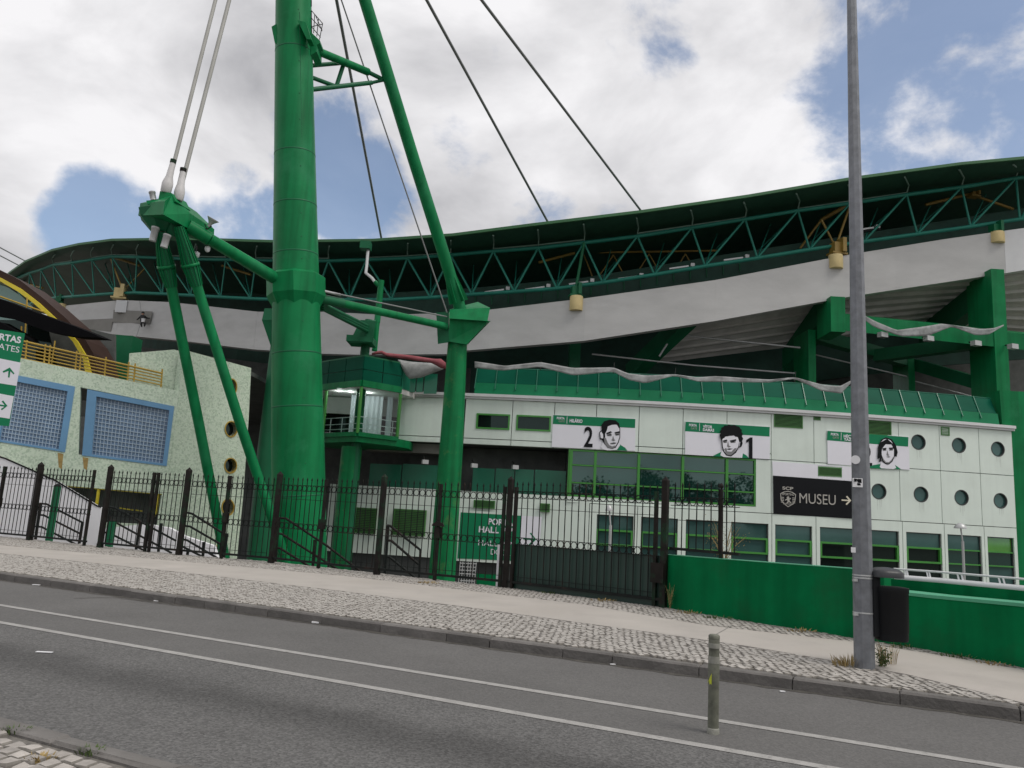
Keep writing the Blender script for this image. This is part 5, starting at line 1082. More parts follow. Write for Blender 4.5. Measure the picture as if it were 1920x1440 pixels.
poster('white poster with number 2 left of a short-haired man in green shirt', ((1037, 777.5), (1192, 785), (1190.8, 845.5), (1034.5, 838)), 17.5, 26, [('HILÁRIO', 31, 55, 12.5, 6)], ('2', (1094.5, 837), (1111, 838), 37, .018), .25, 860, 680, [
    ('shirt', 'green_pr', [[(1003, 645), (1050, 625), (1074, 618), (1085, 652), (1120, 656), (1185, 650), (1208, 612), (1248, 638), (1266, 660), (1130, 656)]]),
    ('collar', 'white_pr', [[(1066, 632), (1084, 592), (1122, 640), (1160, 646), (1196, 600), (1212, 618), (1186, 654), (1120, 658), (1080, 650)]]),
    ('outline', 'black_pr', [[(1100, 470), (1150, 452), (1195, 460), (1211, 490), (1211, 560), (1198, 604), (1178, 638), (1150, 647), (1116, 638), (1088, 604), (1074, 578), (1058, 574), (1054, 522), (1070, 508)]]),
    ('face', 'white_pr', [[(1110, 478), (1150, 462), (1190, 466), (1206, 492), (1206, 558), (1192, 600), (1174, 630), (1150, 640), (1128, 630), (1112, 600), (1100, 570), (1098, 530), (1108, 508)], [(1060, 526), (1072, 516), (1083, 530), (1084, 568), (1066, 566)]]),
    ('hair', 'black_pr', [[(1074, 522), (1070, 470), (1090, 440), (1130, 428), (1175, 432), (1203, 455), (1210, 496), (1200, 488), (1186, 464), (1150, 466), (1118, 478), (1112, 506), (1100, 530), (1088, 546)]]),
    ('shade', 'skin_pr', [[(1090, 560), (1104, 566), (1116, 596), (1130, 618), (1152, 628), (1176, 620), (1170, 636), (1148, 645), (1116, 636), (1094, 604)], [(1158, 548), (1166, 574), (1176, 582), (1160, 590), (1144, 580), (1152, 574)], [(1134, 604), (1164, 597), (1187, 602), (1166, 611), (1140, 612)], [(1108, 534), (1140, 528), (1150, 540), (1144, 552), (1114, 550)], [(1170, 532), (1204, 528), (1205, 544), (1178, 548)]]),
    ('brow', 'black_pr', [[(1104, 528), (1140, 514), (1152, 522), (1114, 536)], [(1168, 522), (1205, 514), (1209, 526), (1174, 531)], [(1118, 542), (1142, 536), (1144, 543), (1122, 547)], [(1176, 538), (1202, 533), (1202, 539), (1180, 543)], [(1138, 605), (1164, 600), (1184, 603), (1164, 606)]])])
poster('white poster with number 1 right of a dark-haired bearded man', ((1285, 790), (1444, 800), (1443, 861), (1284.5, 852)), 18.5, 26.5, [('VÍTOR', 33, 50.5, 10, 5), ('DAMAS', 33, 54, 16, 5)], None, .25, 1240, 740, [
    ('number', 'black_pr', [[(637, 340), (668, 320), (684, 321), (684, 479), (657, 478), (657, 350), (637, 361)]]),
    ('shirt', 'green_pr', [[(384, 461), (440, 433), (472, 420), (530, 440), (598, 432), (638, 455), (657, 477), (498, 469)]]),
    ('collar', 'white_pr', [[(442, 455), (455, 415), (480, 450), (520, 462), (562, 430), (588, 412), (612, 440), (606, 474), (470, 468)]]),
    ('outline', 'black_pr', [[(450, 335), (468, 308), (540, 298), (582, 315), (606, 350), (596, 394), (580, 396), (560, 436), (522, 464), (486, 456), (464, 426), (455, 390)]]),
    ('face', 'white_pr', [[(457, 336), (472, 316), (540, 306), (574, 320), (584, 350), (577, 390), (552, 430), (519, 456), (490, 448), (472, 422), (462, 390)], [(586, 356), (598, 350), (596, 384), (584, 388)]]),
    ('shade', 'skin_pr', [[(470, 408), (486, 398), (494, 424), (526, 428), (548, 402), (566, 400), (552, 430), (520, 456), (490, 450)], [(500, 345), (508, 382), (522, 390), (504, 398), (492, 388)], [(462, 346), (494, 344), (492, 360), (466, 362)], [(514, 346), (560, 338), (556, 360), (520, 362)]]),
    ('hair', 'black_pr', [[(440, 318), (436, 300), (446, 292), (440, 275), (450, 262), (448, 248), (466, 242), (474, 230), (492, 232), (505, 224), (525, 230), (548, 226), (566, 236), (585, 240), (592, 254), (604, 264), (602, 280), (612, 296), (604, 312), (614, 330), (606, 348), (610, 366), (600, 392), (588, 384), (592, 352), (578, 330), (576, 312), (556, 317), (548, 303), (530, 309), (512, 301), (500, 313), (484, 309), (474, 323), (458, 331), (452, 346)], [(460, 344), (492, 336), (495, 345), (464, 353)], [(512, 344), (560, 334), (562, 345), (518, 352)], [(486, 408), (510, 402), (538, 406), (510, 414)], [(470, 354), (488, 352), (488, 358), (472, 360)], [(524, 352), (548, 349), (548, 356), (526, 359)]])])
poster('white poster partly behind the lamp post with a long-haired man', ((1551, 807), (1704, 819), (1705.5, 881), (1552, 869.5)), 18.5, 26, [('HÉCTOR', 31, 58, 10.5, 5), ('YAZALDE', 31, 62, 16.5, 5)], ('2', (1613, 873), (1635.5, 874.5), 40, .02), .25, 1440, 760, [
    ('shirt', 'green_pr', [[(738, 470), (790, 448), (840, 440), (870, 474), (940, 478), (950, 445), (1000, 480), (860, 476)]]),
    ('collar', 'white_pr', [[(838, 462), (852, 425), (895, 450), (940, 420), (962, 470), (940, 478), (850, 472)]]),
    ('outline', 'black_pr', [[(844, 330), (880, 286), (930, 288), (952, 330), (950, 384), (934, 420), (908, 444), (878, 440), (854, 414), (846, 370)]]),
    ('face', 'white_pr', [[(852, 330), (882, 292), (926, 294), (945, 332), (944, 382), (928, 416), (904, 435), (881, 431), (862, 410), (853, 370)]]),
    ('shade', 'skin_pr', [[(856, 380), (868, 404), (884, 424), (906, 426), (926, 408), (938, 384), (930, 416), (905, 436), (880, 432), (862, 410)], [(894, 335), (903, 368), (912, 374), (898, 380), (888, 374)], [(858, 322), (886, 320), (888, 340), (862, 342)], [(908, 320), (940, 318), (938, 338), (910, 341)]]),
    ('hair', 'black_pr', [[(822, 402), (825, 310), (850, 256), (885, 240), (930, 255), (960, 300), (973, 352), (965, 386), (950, 382), (946, 330), (926, 290), (886, 286), (856, 322), (850, 372), (848, 422), (832, 424), (838, 395)], [(858, 322), (888, 318), (888, 326), (860, 331)], [(906, 318), (941, 315), (941, 323), (908, 327)], [(884, 386), (904, 383), (920, 386), (904, 391)], [(866, 330), (884, 328), (884, 334), (868, 337)], [(914, 328), (934, 326), (934, 332), (916, 335)]]),
    ('highlight', 'white_pr', [[(846, 275), (868, 256), (890, 252), (862, 268)], [(896, 252), (920, 264), (938, 290), (914, 268)]])])

# museum board
mu = thing('museum_sign', 'black sign reading MUSEU with a round crest and arrow pointing right', 'sign', fac(1525, 968))
board(((1449.5, 892), (1606, 903), (1606, 972.5), (1450.5, 962.5)), -.01, .05, fac, 'black_pr', mu, 'board')
for q in (((1448, 865), (1533.3, 871), (1533.3, 897.4), (1449.5, 891.6)), ((1578.7, 874.1), (1606, 876), (1606, 902.6), (1578.7, 900.6)), ((1533.4, 871), (1578.6, 874.1), (1578.6, 875.8), (1533.4, 872.8)), ((1533.4, 893.6), (1578.6, 896.6), (1578.6, 900.6), (1533.4, 897.4))): board(q, -.01, .02, fac, 'white_pr', mu, 'white_backing')
lettering('MUSEU', (1499, 943), (1567, 947), 19, lay(0), 'grey_pr', mu, .0)
shapes([[(1578, 936.3), (1591, 937.2), (1586.2, 931.2), (1588.6, 929.6), (1596.2, 938.6), (1587.6, 947), (1585.4, 945), (1591, 939.8), (1578, 938.8)]], 1, 0, 0, lay(0), 'beige_pr', mu, 'arrow')
# crest: letters, shield ring, bars and a rampant figure
lettering('SCP', (1467, 917.5), (1487.5, 919), 5.5, lay(0), 'grey_pr', mu, .03)
so = [(1463, 925), (1470, 921.5), (1478, 920.5), (1486, 922.5), (1492.5, 927), (1491.5, 938), (1488, 945), (1477.5, 951), (1468, 943.5), (1463.5, 936)]
si = [(1478 + (x - 1478) * .9, 935 + (y - 935) * .9) for x, y in so]; mb = MB()
for i in range(len(so)): j = (i + 1) % len(so); mb.face([lay(0)(*so[i]), lay(0)(*so[j]), lay(0)(*si[j]), lay(0)(*si[i])])
put(mb, 'crest_border', M['grey_pr'], mu)
lettering('SPORTING', (1466.5, 928), (1489, 929.5), 4, lay(1), 'grey_pr', mu, .02)
shapes([[(1463.5 + .3 * k, 931.5 + 3 * k), (1470, 932 + 3 * k), (1470, 933.4 + 3 * k), (1463.5 + .3 * k, 932.9 + 3 * k)] for k in range(4)] + [[(1485.5, 932.8 + 3 * k), (1492 - .4 * k, 933.3 + 3 * k), (1492 - .4 * k, 934.7 + 3 * k), (1485.5, 934.2 + 3 * k)] for k in range(4)], 1, 0, 0, lay(1), 'grey_pr', mu, 'crest_bars')
shapes([[(1475, 932), (1478, 930.5), (1480, 932), (1479.5, 934.5), (1482.5, 933.5), (1483, 935), (1480, 937), (1481, 940), (1484, 942), (1483, 943.5), (1479, 941.5), (1476, 944), (1474.5, 943), (1477, 939.5), (1475.5, 937.5), (1472.5, 938.5), (1472, 937), (1475.5, 935)]], 1, 0, 0, lay(1), 'grey_pr', mu, 'crest_lion')
lettering('PORTUGAL', (1469, 945.5), (1487, 946.5), 2.6, lay(1), 'grey_pr', mu, .02)
# hall sign behind the fence
hs_ = thing('hall_sign', 'green sign reading PORTA HALL VIP behind the iron fence with white arrow panel', 'sign', fac(920, 1050))
board(((856, 956), (979, 963), (972, 1058), (849, 1051)), -.01, .04, fac, 'white_panel', hs_, 'frame')
board(((864, 960.5), (977, 967), (971, 1052), (857.5, 1047)), .04, .05, fac, 'green_pr', hs_, 'board')
board(((977.5, 967), (1016, 969), (1012, 1026), (973.5, 1024)), -.01, .05, fac, 'white_pr', hs_, 'arrow_panel')
for s, a, b, h, bo_, m_ in (('PORTA', (915, 983), (962, 986), 11, .03, 'white_pr'), ('HALL VIP', (897.5, 997.5), (961, 1001), 11, .03, 'white_pr'), ('HALL VIP', (896.5, 1022.5), (959, 1026), 10.5, 0, 'white_pr'), ('DOOR', (920, 1039.5), (957, 1042), 10.5, 0, 'white_pr')): lettering(s, a, b, h, lay(0), m_, hs_, bo_)
shapes([[(981, 1008.5), (1001, 1010), (993, 999.5), (996, 999), (1005.5, 1011.5), (993.5, 1023), (991, 1021), (999.5, 1012.8), (981, 1011.5)]], 1, 0, 0, lay(0), 'green_pr', hs_, 'arrow')
# direction sign at the left edge
def ds(x, y, o=0.0): return at(x, y, 24 - o)
dsn = thing('direction_sign', 'tall green and white direction sign reading PORTAS GATES with arrows at the left edge', 'sign', ds(-30, 1010))
board(((-105, 602), (47, 625), (17, 799), (-125, 790)), 0, .06, ds, 'green_pr', dsn, 'board')
dl = lambda k: (lambda x, y: ds(x, y, .064 + .004 * k))
shapes([[(-100, 652), (39, 680), (31, 723.5), (-106, 702)], [(-106, 718), (26, 743), (18, 785), (-112, 765)]], 1, 0, 0, dl(0), 'white_pr', dsn, 'arrow_panel')
lettering('PORTAS', (-25, 632.5), (38.5, 643.5), 11.5, dl(0), 'white_pr', dsn, .03, .17); lettering('GATES', (-16, 651.5), (35.5, 661.5), 11, dl(0), 'white_pr', dsn, 0, .17)
shapes([[(15, 707.5), (18, 708), (19.6, 696), (25.5, 702), (27, 700), (18.2, 689), (5, 696), (6, 698.8), (15.8, 695.5)], [(-12, 756), (9, 759.8), (3, 752.5), (6, 751), (14, 761), (3.5, 769), (1.5, 766.8), (8.5, 762.5), (-12, 759)]], 1, 0, 0, dl(1), 'green_pr', dsn, 'arrow')
rod('post', Vector((ds(-60, 700).x, 24.12, zG)), Vector((ds(-60, 700).x, 24.12, ds(-60, 610).z)), .07, M['iron'], dsn)

# ------------------------------------------------------------------ netting, tarp, worker
def drape(name, label, cat, top, bot, D, mt_, rows=5, bulge=.35):
    xs = sorted(set([p[0] for p in top + bot])); x0, x1 = max(top[0][0], bot[0][0]), min(top[-1][0], bot[-1][0]); k = max(12, int((x1 - x0) / 9)); vs = []
    for i in range(k + 1):
        x = x0 + (x1 - x0) * i / k; yt, yb = interp(top, x), interp(bot, x)
        for j in range(rows + 1):
            f = j / rows; dd = D - bulge * math.sin(math.pi * f) * min(1, (yb - yt) / 12) - .05 * math.sin(x * .11 + j * .4) + random.uniform(-.02, .02); vs.append(at(x, yt + (yb - yt) * f + random.uniform(-.4, .4) * (0 < j < rows), dd))
    n = len(vs); r1 = rows + 1; fs = [(i * r1 + j, (i + 1) * r1 + j, (i + 1) * r1 + j + 1, i * r1 + j + 1) for i in range(k) for j in range(rows)]
    mb = MB(); mb.add(vs, fs, True); o = put(mb, name, M[mt_]); md = o.modifiers.new('cloth_thickness', 'SOLIDIFY'); md.thickness = .02
    return tag(o, label, cat)
t1 = [(887, 677), (947, 686), (1012, 679), (1075, 690), (1150, 689), (1177, 700), (1210, 704), (1265, 702), (1310, 708), (1340, 705), (1440, 712), (1490, 707), (1540, 721), (1575, 724), (1595, 714)]
b1 = [(890, 690), (942, 695), (1012, 688), (1075, 704), (1150, 697), (1177, 712), (1210, 719), (1265, 704.5), (1310, 716), (1340, 716), (1440, 717.5), (1490, 710.5), (1540, 733), (1577, 738), (1595, 719)]
drape('netting', 'long sagging strip of white netting tied along the green glass parapet', 'netting', t1, b1, 41.3, 'netting', 4, .0)
t2 = [(1610, 585), (1640, 602), (1680, 619), (1720, 614), (1765, 607), (1785, 609), (1840, 617), (1865, 615), (1882, 609)]; b2 = [(1610, 592), (1640, 614), (1690, 631), (1740, 630), (1765, 620), (1785, 612.5), (1830, 629), (1855, 627), (1882, 611)]
drape('netting', 'short strip of white netting hanging from the green beam right of the lamp post', 'netting', t2, b2, 45.2, 'netting', 4, .0)
ties = thing('netting_tie', 'thin dark ties holding the long netting strip to the parapet', 'rope', at(1150, 700, 42.2))
for x, y0, y1 in ((1013, 677, 694), (1150, 680, 700), (1265, 690, 706), (1490, 697, 716)): rod('tie', at(x + 2, y0, 42.0), at(x, y1, 41.7), .025, M['iron'], ties, 5)
drape('tarp', 'faded red and white tarpaulin bundled on the parapet beside the glass booth', 'tarpaulin', [(697, 662), (714, 656), (720, 661), (770, 666), (815, 673), (826, 672), (836, 680)], [(697, 666), (714, 663), (722, 668), (770, 675), (812, 681), (824, 690), (836, 692)], 40.6, 'redcloth', 4, .12)
drape('tarp', 'grey white tarpaulin sheet hanging below the red bundle near the booth', 'tarpaulin', [(746, 674), (770, 678), (812, 681), (832, 688)], [(746, 678), (765, 711), (790, 708), (832, 692)], 41.2, 'netting', 5, .12)
def skinned(name, verts, edges, radii, mat_, par=None, sub=1):
    me = bpy.data.meshes.new(name); org = Vector(verts[0]); me.from_pydata([Vector(v) - org for v in verts], edges, []); me.materials.append(mat_)
    o = bpy.data.objects.new(name, me); COL.objects.link(o); WL[o.name] = org
    md = o.modifiers.new('body', 'SKIN'); md.use_smooth_shade = True
    for i, r_ in enumerate(radii): me.skin_vertices[0].data[i].radius = (r_, r_); me.skin_vertices[0].data[i].use_root = (i == 0)
    s_ = o.modifiers.new('smooth', 'SUBSURF'); s_.levels = s_.render_levels = sub
    if par: o.parent = par; o.location = org - wl(par)
    else: o.location = org
    return o
wk = thing('person', 'worker in dark clothes hanging by a rope against the grey concrete rim', 'person', P(267, 611, -.75))
W = lambda x, y, o=-.75: P(x, y, o)
pv_ = [W(267.5, 603), W(267, 598), W(267.5, 592.5), W(267.5, 590.2), W(271, 593, -.7), W(276, 596.5, -.55), W(281.5, 597, -.42), W(264, 593, -.7), W(259.5, 597.5, -.6), W(256.5, 599.5, -.45), W(269.5, 604), W(272, 606.5, -1.0), W(270.5, 612, -.6), W(265.5, 604), W(264.5, 607.5, -1.0), W(266, 613, -.6)]
skinned('body', pv_, [(0, 1), (1, 2), (2, 3), (2, 4), (4, 5), (5, 6), (2, 7), (7, 8), (8, 9), (0, 10), (10, 11), (11, 12), (0, 13), (13, 14), (14, 15)], [.15, .15, .15, .06, .075, .055, .04, .075, .055, .04, .095, .075, .055, .095, .075, .055], M['cloth_dk'], wk)
mb = MB(); mb.lathe(W(267.5, 590.5), [(.05, -.02), (.085, .05), (.1, .12), (.085, .2), (.03, .23)], 12); put(mb, 'head', M['skin'], wk)
mb = MB(); mb.lathe(W(267.5, 590.5) + Vector((0, 0, .12)), [(.115, 0), (.115, .05), (.09, .11), (.03, .14)], 12); put(mb, 'helmet', M['cloth_dk'], wk)
bk_ = thing('bucket', 'small white bucket hanging in front of the rope worker', 'bucket', W(268, 604, -1.05)); mb = MB(); mb.lathe(W(268, 604, -1.05), [(.11, 0), (.14, .26), (.145, .27)], 14); put(mb, 'pail', M['white'], bk_); put(MB().tube([W(268, 604, -1.05) + Vector((.14 * math.cos(R(a_)), 0, .26 + .2 * math.sin(R(a_)))) for a_ in range(0, 181, 30)], .008, 5), 'handle', M['iron'], bk_)
rp = thing('access_rope', 'thin rope holding the worker and trailing below the grey rim', 'rope', W(245, 656, -1)); rod('rope', P(262, 564, -.45), W(266, 596, -.6), .014, M['cable'], rp, 5); rod('rope', W(266, 600, -.6), P(256, 630, -.6), .014, M['cable'], rp, 5); rod('rope', P(256, 630, -.6), P(245, 657, -.9), .014, M['cable'], rp, 5)

# ------------------------------------------------------------------ iron fence
def barmesh(z0, z1, r, tip, mt_, nm):
    mb = MB(); mb.lathe((0, 0, 0), [(r, z0), (r, z1 - tip), (r * 1.9, z1 - tip * .75), (.001, z1)], 5); return mb.mesh(nm, mt_, Vector((0, 0, 0)))
bar_me = barmesh(.12, 2.15, .0115, .09, M['iron'], 'bar'); short_me = barmesh(.10, 1.29, .0115, .09, M['iron'], 'bar')
def ringmesh(rr, r):
    mb = MB(); n, k = 10, 3; vs = [Vector(((rr + r * math.cos(2 * math.pi * j / k)) * math.cos(2 * math.pi * i / n), r * math.sin(2 * math.pi * j / k), (rr + r * math.cos(2 * math.pi * j / k)) * math.sin(2 * math.pi * i / n))) for i in range(n) for j in range(k)]
    mb.add(vs, [(i * k + j, i * k + (j + 1) % k, ((i + 1) % n) * k + (j + 1) % k, ((i + 1) % n) * k + j) for i in range(n) for j in range(k)], True); return mb.mesh('ring', M['iron'], Vector((0, 0, 0)))
ring_me = ringmesh(.069, .0095)
FP = [gp(x, y, .12) for x, y in ((-75, 1001), (55, 1013), (187, 1027), (335, 1041), (508, 1056), (706, 1078), (947, 1102), (1243, 1139))]
for p in FP: p.z = .12
def post(p, name, label, w_, h, mt_='iron_post', rz=0):
    t = thing(name, label, 'post', p, 'posts of the iron fence'); mb = MB(); mb.box(p + Vector((0, 0, h / 2)), (w_, w_, h), rz); put(mb, 'shaft', M[mt_], t)
    mb = MB(); c = p + Vector((0, 0, h)); mb.lathe(c, [(w_ * .74, 0), (w_ * .74, .02), (.004, w_ * .9)], 4, smooth=False, ph=R(45) + rz); put(mb, 'cap', M[mt_], t)
    mb = MB(); mb.box(p + Vector((0, 0, .06)), (w_ * 1.12, w_ * 1.12, .10), rz); put(mb, 'base', M[mt_], t); return t
plab = ['square iron fence post beyond the left picture edge', 'green-streaked iron fence post in front of the white ramp wall', 'dark iron fence post left of the mosaic building entrance', 'brown iron fence post right of the mosaic building entrance', 'rusty iron fence post in front of the left edge of the pylon', 'rusty iron fence post between the two green louvres', 'iron fence post in front of the green hall sign', 'dark iron gate post at the left end of the green street wall']
for i, p in enumerate(FP):
    a = FP[max(0, i - 1)]; b = FP[min(len(FP) - 1, i + 1)]; post(p, 'fence_post', plab[i], (.115, .125, .115, .115, .11, .105, .10, .11)[i], (2.2, 2.2, 2.2, 2.2, 2.2, 2.22, 2.27, 2.32)[i], 'iron_post', math.atan2(b.y - a.y, b.x - a.x))
flab = ['iron railing bay left of the green-streaked post', 'half-open iron gate leaf in front of the white ramp wall', 'iron railing bay in front of the mosaic building entrance', 'iron railing bay in front of the two splayed anchor legs', 'iron railing bay in front of the pylon foot', 'iron railing bay in front of the second louvre and peeling column', 'wide sliding iron gate backed with a dark green sheet']
def bay(a, b, label, i, frm=.16, to=None, hb=0.0, me=bar_me, rings=(1.875, .945), rails=(1.945, 1.805, 1.015, .875, .13), wires=(1.60, .24), cat='fence', nm='iron_railing', zb=0.0, zs=1.0):
    rings, rails, wires = ([h * zs for h in x] for x in (rings, rails, wires))
    d_ = (b - a); l = d_.length; d_.normalize(); to = l - .16 if to is None else to; t = thing(nm, label, cat, lerp(a, b, .5), 'bays of the iron fence'); rz = math.atan2(d_.y, d_.x)
    n = int((to - frm) / .155); st = (to - frm) / n
    for k in range(n + 1):
        q = a + d_ * (frm + st * k) + Vector((0, 0, zb)); inst('bar', me, t, Matrix.Translation(q) @ Matrix.Rotation(rz + random.uniform(-.3, .3), 4, 'Z') @ Matrix.Rotation(random.gauss(0, .004), 4, 'Y') @ Matrix.Diagonal((1, 1, zs, 1)))
        if k < n:
            for h in rings: inst('ring', ring_me, t, Matrix.Translation(q + d_ * (st / 2) + Vector((0, 0, h))) @ Matrix.Rotation(rz, 4, 'Z'))
    for h in rails: q = Vector((0, 0, h + zb)); put(MB().bar(a + d_ * (frm - .1) + q, a + d_ * (to + .1) + q, .022 if h > .5 else .05, .012 if h > .5 else .05), 'rail', M['iron'], t)
    for h in wires: q = Vector((0, 0, h + zb)); put(MB().bar(a + d_ * frm + q, a + d_ * to + q, .010), 'wire', M['iron'], t)
    return t, d_, rz
for i in range(7):
    a, b = FP[i], FP[i + 1]; l = (b - a).length; to = None
    if i == 1: to = l * .78
    t, d_, rz = bay(a, b, flab[i], i, .16, to, cat='gate' if i in (1, 6) else 'fence', nm='iron_gate' if i in (1, 6) else 'iron_railing', zs=(1, 1, 1, 1, 1.01, 1.02, 1.05)[i])
    mids = {0: (.5,), 1: (.785,), 2: (.58, .63), 3: (.47,), 4: (.47,), 5: (.47, .96), 6: (.045, .95)}[i]
    for f in mids:
        q = a + (b - a) * f; mb = MB(); mb.box(q + Vector((0, 0, 1.07)), (.065, .065, 2.12), rz); put(mb, 'leaf_post', M['iron_post'], t)
    if i in (0, 3, 4, 5):
        q = a + (b - a) * mids[0]; mb = MB(); mb.box(q + Vector((0, -.02, 1.05)), (.13, .12, .24), rz); put(mb, 'lock_box', M['iron_post'], t)
        if i == 5: mb = MB(); mb.prism([q + d_ * -.16 + Vector((0, -.12, 1.19)), q + d_ * .16 + Vector((0, -.12, 1.19)), q + d_ * .12 + Vector((0, -.12, 1.26)), q + d_ * -.04 + Vector((0, -.12, 1.30)), q + d_ * -.14 + Vector((0, -.12, 1.24))], Vector((0, .2, 0))); put(mb, 'lock_hood', M['iron_post'], t)
    if i == 6:
        n_ = Vector((-d_.y, d_.x, 0)) * .05
        for f0, f1 in ((.05, .38), (.38, .66), (.66, .992)):
            p, q = a + (b - a) * f0 + n_, a + (b - a) * f1 + n_; mb = MB(); z0, z1 = Vector((0, 0, -.02)), Vector((0, 0, .93)); th = n_ * .12; mb.hexa([p + z0, q + z0, q + z1, p + z1, p + z0 + th, q + z0 + th, q + z1 + th, p + z1 + th]); put(mb, 'sheet', M['sheet'], t)
        mb = MB(); q = a + (b - a) * .965; mb.box(q + Vector((0, -.06, .62)), (.26, .12, .36), rz); put(mb, 'lock_box', M['iron_post'], t)
# stair handrails behind the fence
def stair(label, rails, posts, D, mt_='iron'):
    t = thing('stair_handrail', label, 'handrail', at(*posts[0][1], D), 'stair handrails behind the fence')
    for r_ in rails: put(MB().tube([at(x, y, D) for x, y in r_], .034, 8), 'rail', M[mt_], t)
    for a, b in posts: put(MB().bar(at(*a, D), at(b[0], b[1] + 4, D), .07), 'post', M[mt_], t)
stair('black triple stair handrail in front of the white ramp wall', [[(74, 944), (87, 945), (155, 980)], [(71, 965), (82, 966), (151, 1001)], [(67, 987), (78, 988), (147, 1023)]], [((155, 978), (147, 1024)), ((76, 944), (66, 1010))], 27.4)
stair('black triple stair handrail in front of the mosaic building entrance', [[(200, 950), (215, 952), (330, 1014)], [(200, 976), (212, 977), (322, 1037)], [(196, 998), (206, 1000), (290, 1042)]], [((208, 955), (198, 1030)), ((263, 978), (254, 1034)), ((279, 988), (270, 1036)), ((303, 981), (296, 1038))], 26.3)
stair('black triple stair handrail beside the left anchor leg', [[(350, 961), (360, 963), (428, 1006)], [(346, 986), (356, 987), (420, 1024)], [(342, 1011), (351, 1013), (412, 1049)], [(339, 1023), (388, 1048)]], [((353, 1030), (350, 1044)), ((382, 1016), (380, 1048)), ((426, 1000), (418, 1052))], 25.0)
stair('reddish triple stair handrail in front of the pylon foot', [[(520, 971), (536, 972), (614, 1024), (690, 1082)], [(518, 1000), (528, 1001), (640, 1072)], [(515, 1027), (525, 1028), (588, 1067)]], [((522, 970), (516, 1056)), ((590, 1012), (586, 1066))], 23.4, 'iron_post')
stair('black triple stair handrail in front of the second louvre', [[(726, 985), (732, 986), (788, 1031), (786, 1085)], [(727, 1013), (734, 1014), (785, 1058)], [(722, 1043), (730, 1044), (782, 1086)]], [((728, 985), (721, 1080))], 21.8)
for label, pxa, D in (('dark green square post standing left of the first stair handrail', ((108, 912), (90, 1020)), 26.8), ('dark green round post standing left of the mosaic entrance handrail', ((212, 978), (203, 1032)), 26.0)):
    a, b = at(*pxa[0], D), at(pxa[1][0], pxa[1][1] + 4, D); t = thing('gate_post', label, 'post', b); mb = MB(); mb.bar(b, a, .17); put(mb, 'shaft', M['steel_dk'], t); mb = MB(); mb.lathe(a, [(.12, 0), (.12, .03), (.01, .1)], 4, smooth=False, ph=R(45)); put(mb, 'cap', M['iron'], t)
# white ramp walls
for label, poly, D, rail in (('long white plastered ramp wall sloping down behind the left fence', ((-160, 780), (0, 858), (10, 861), (105, 903), (182, 950), (190, 952), (180, 1045), (-160, 1020)), 28.4, True), ('low white plastered ramp wall sloping down beside the mosaic building', ((196, 990), (258, 984), (276, 983), (318, 990), (345, 1005), (400, 1023), (446, 1056), (196, 1056)), 28.0, False)):
    c = at(poly[0][0] + 60, poly[-1][1], D); t = thing('ramp_wall', label, 'wall', c); mb = MB(); pts_ = [at(x, y, D) for x, y in poly]; lowz = Vector((0, 0, -1.6)); pts_[-1] = pts_[-1] + lowz; pts_[-2] = pts_[-2] + lowz; mb.prism(pts_, (0, .25, 0)); put(mb, 'wall', M['tarp'], t)
    if rail: put(MB().tube([at(x, y - 1.5, D) for x, y in poly[:6]], .03, 6), 'top_rail', M['iron'], t)
# odds and ends beyond the gate
mg = thing('mesh_gate', 'small galvanised mesh gate below the green hall sign', 'gate', at(878, 1092, 33)); 
for k in range(7): rod('wire', at(863 + 5 * k, 1053 + .3 * k, 33), at(859 + 5 * k, 1100, 33), .02, M['lampgrey'], mg, 5)
for k in range(7): rod('wire', at(863, 1056 + 6.5 * k, 33), at(894 - k, 1057.5 + 6.5 * k, 33), .02, M['lampgrey'], mg, 5)
gb = thing('green_barrier', 'low green barrier board behind the fence below the hall sign', 'barrier', at(915, 1100, 33)); mb = MB(); mb.hexa([at(x, y, d) for x, y, d in ((893, 1112, 33.2), (932, 1113, 33.2), (934, 1077, 33.2), (894, 1075, 33.2), (893, 1112, 33.4), (932, 1113, 33.4), (934, 1077, 33.4), (894, 1075, 33.4))]); put(mb, 'board', M['wallgreen'], gb)
wp_ = thing('white_post', 'white boxed post just behind the fence at the hall sign', 'post', at(940, 1103, 19.4)); mb = MB(); mb.hexa([at(x, y, d) for x, y, d in ((929, 1104, 19.4), (940, 1104, 19.3), (945, 1021, 19.3), (933, 1021, 19.4), (929, 1104, 19.6), (940, 1104, 19.6), (945, 1021, 19.6), (933, 1021, 19.6))]); put(mb, 'box', M['white'], wp_)
for label, x, y0, y1, D, wd in (('grey mushroom lamp on a pole between wall rail and right windows', 1803, 1090, 990, 27, 11), ('grey arm lamp on a pole behind the sliding gate', 1143, 1035, 957, 24, 7)):
    a, b = at(x + 5 if x > 1500 else x, y0, D), at(x, y1, D); b.x = a.x; t = thing('garden_lamp', label, 'lamp', a); a2 = Vector((a.x, a.y, .0 if x > 1500 else .1)); rod('pole', a2, b - Vector((0, 0, .45)), .045, M['lampgrey'], t, 10); rod('neck', b - Vector((0, 0, .46)), b + Vector((-.05, 0, 0)), .025, M['lampgrey'], t, 8)
    r_ = rad(b, wd * 2); mb = MB(); mb.lathe(b + Vector((-.06, 0, 0)), [(r_, -.02), (r_, .01), (r_ * .75, .10), (r_ * .3, .16), (.02, .17)], 18); put(mb, 'shade', M['lampgrey'], t)

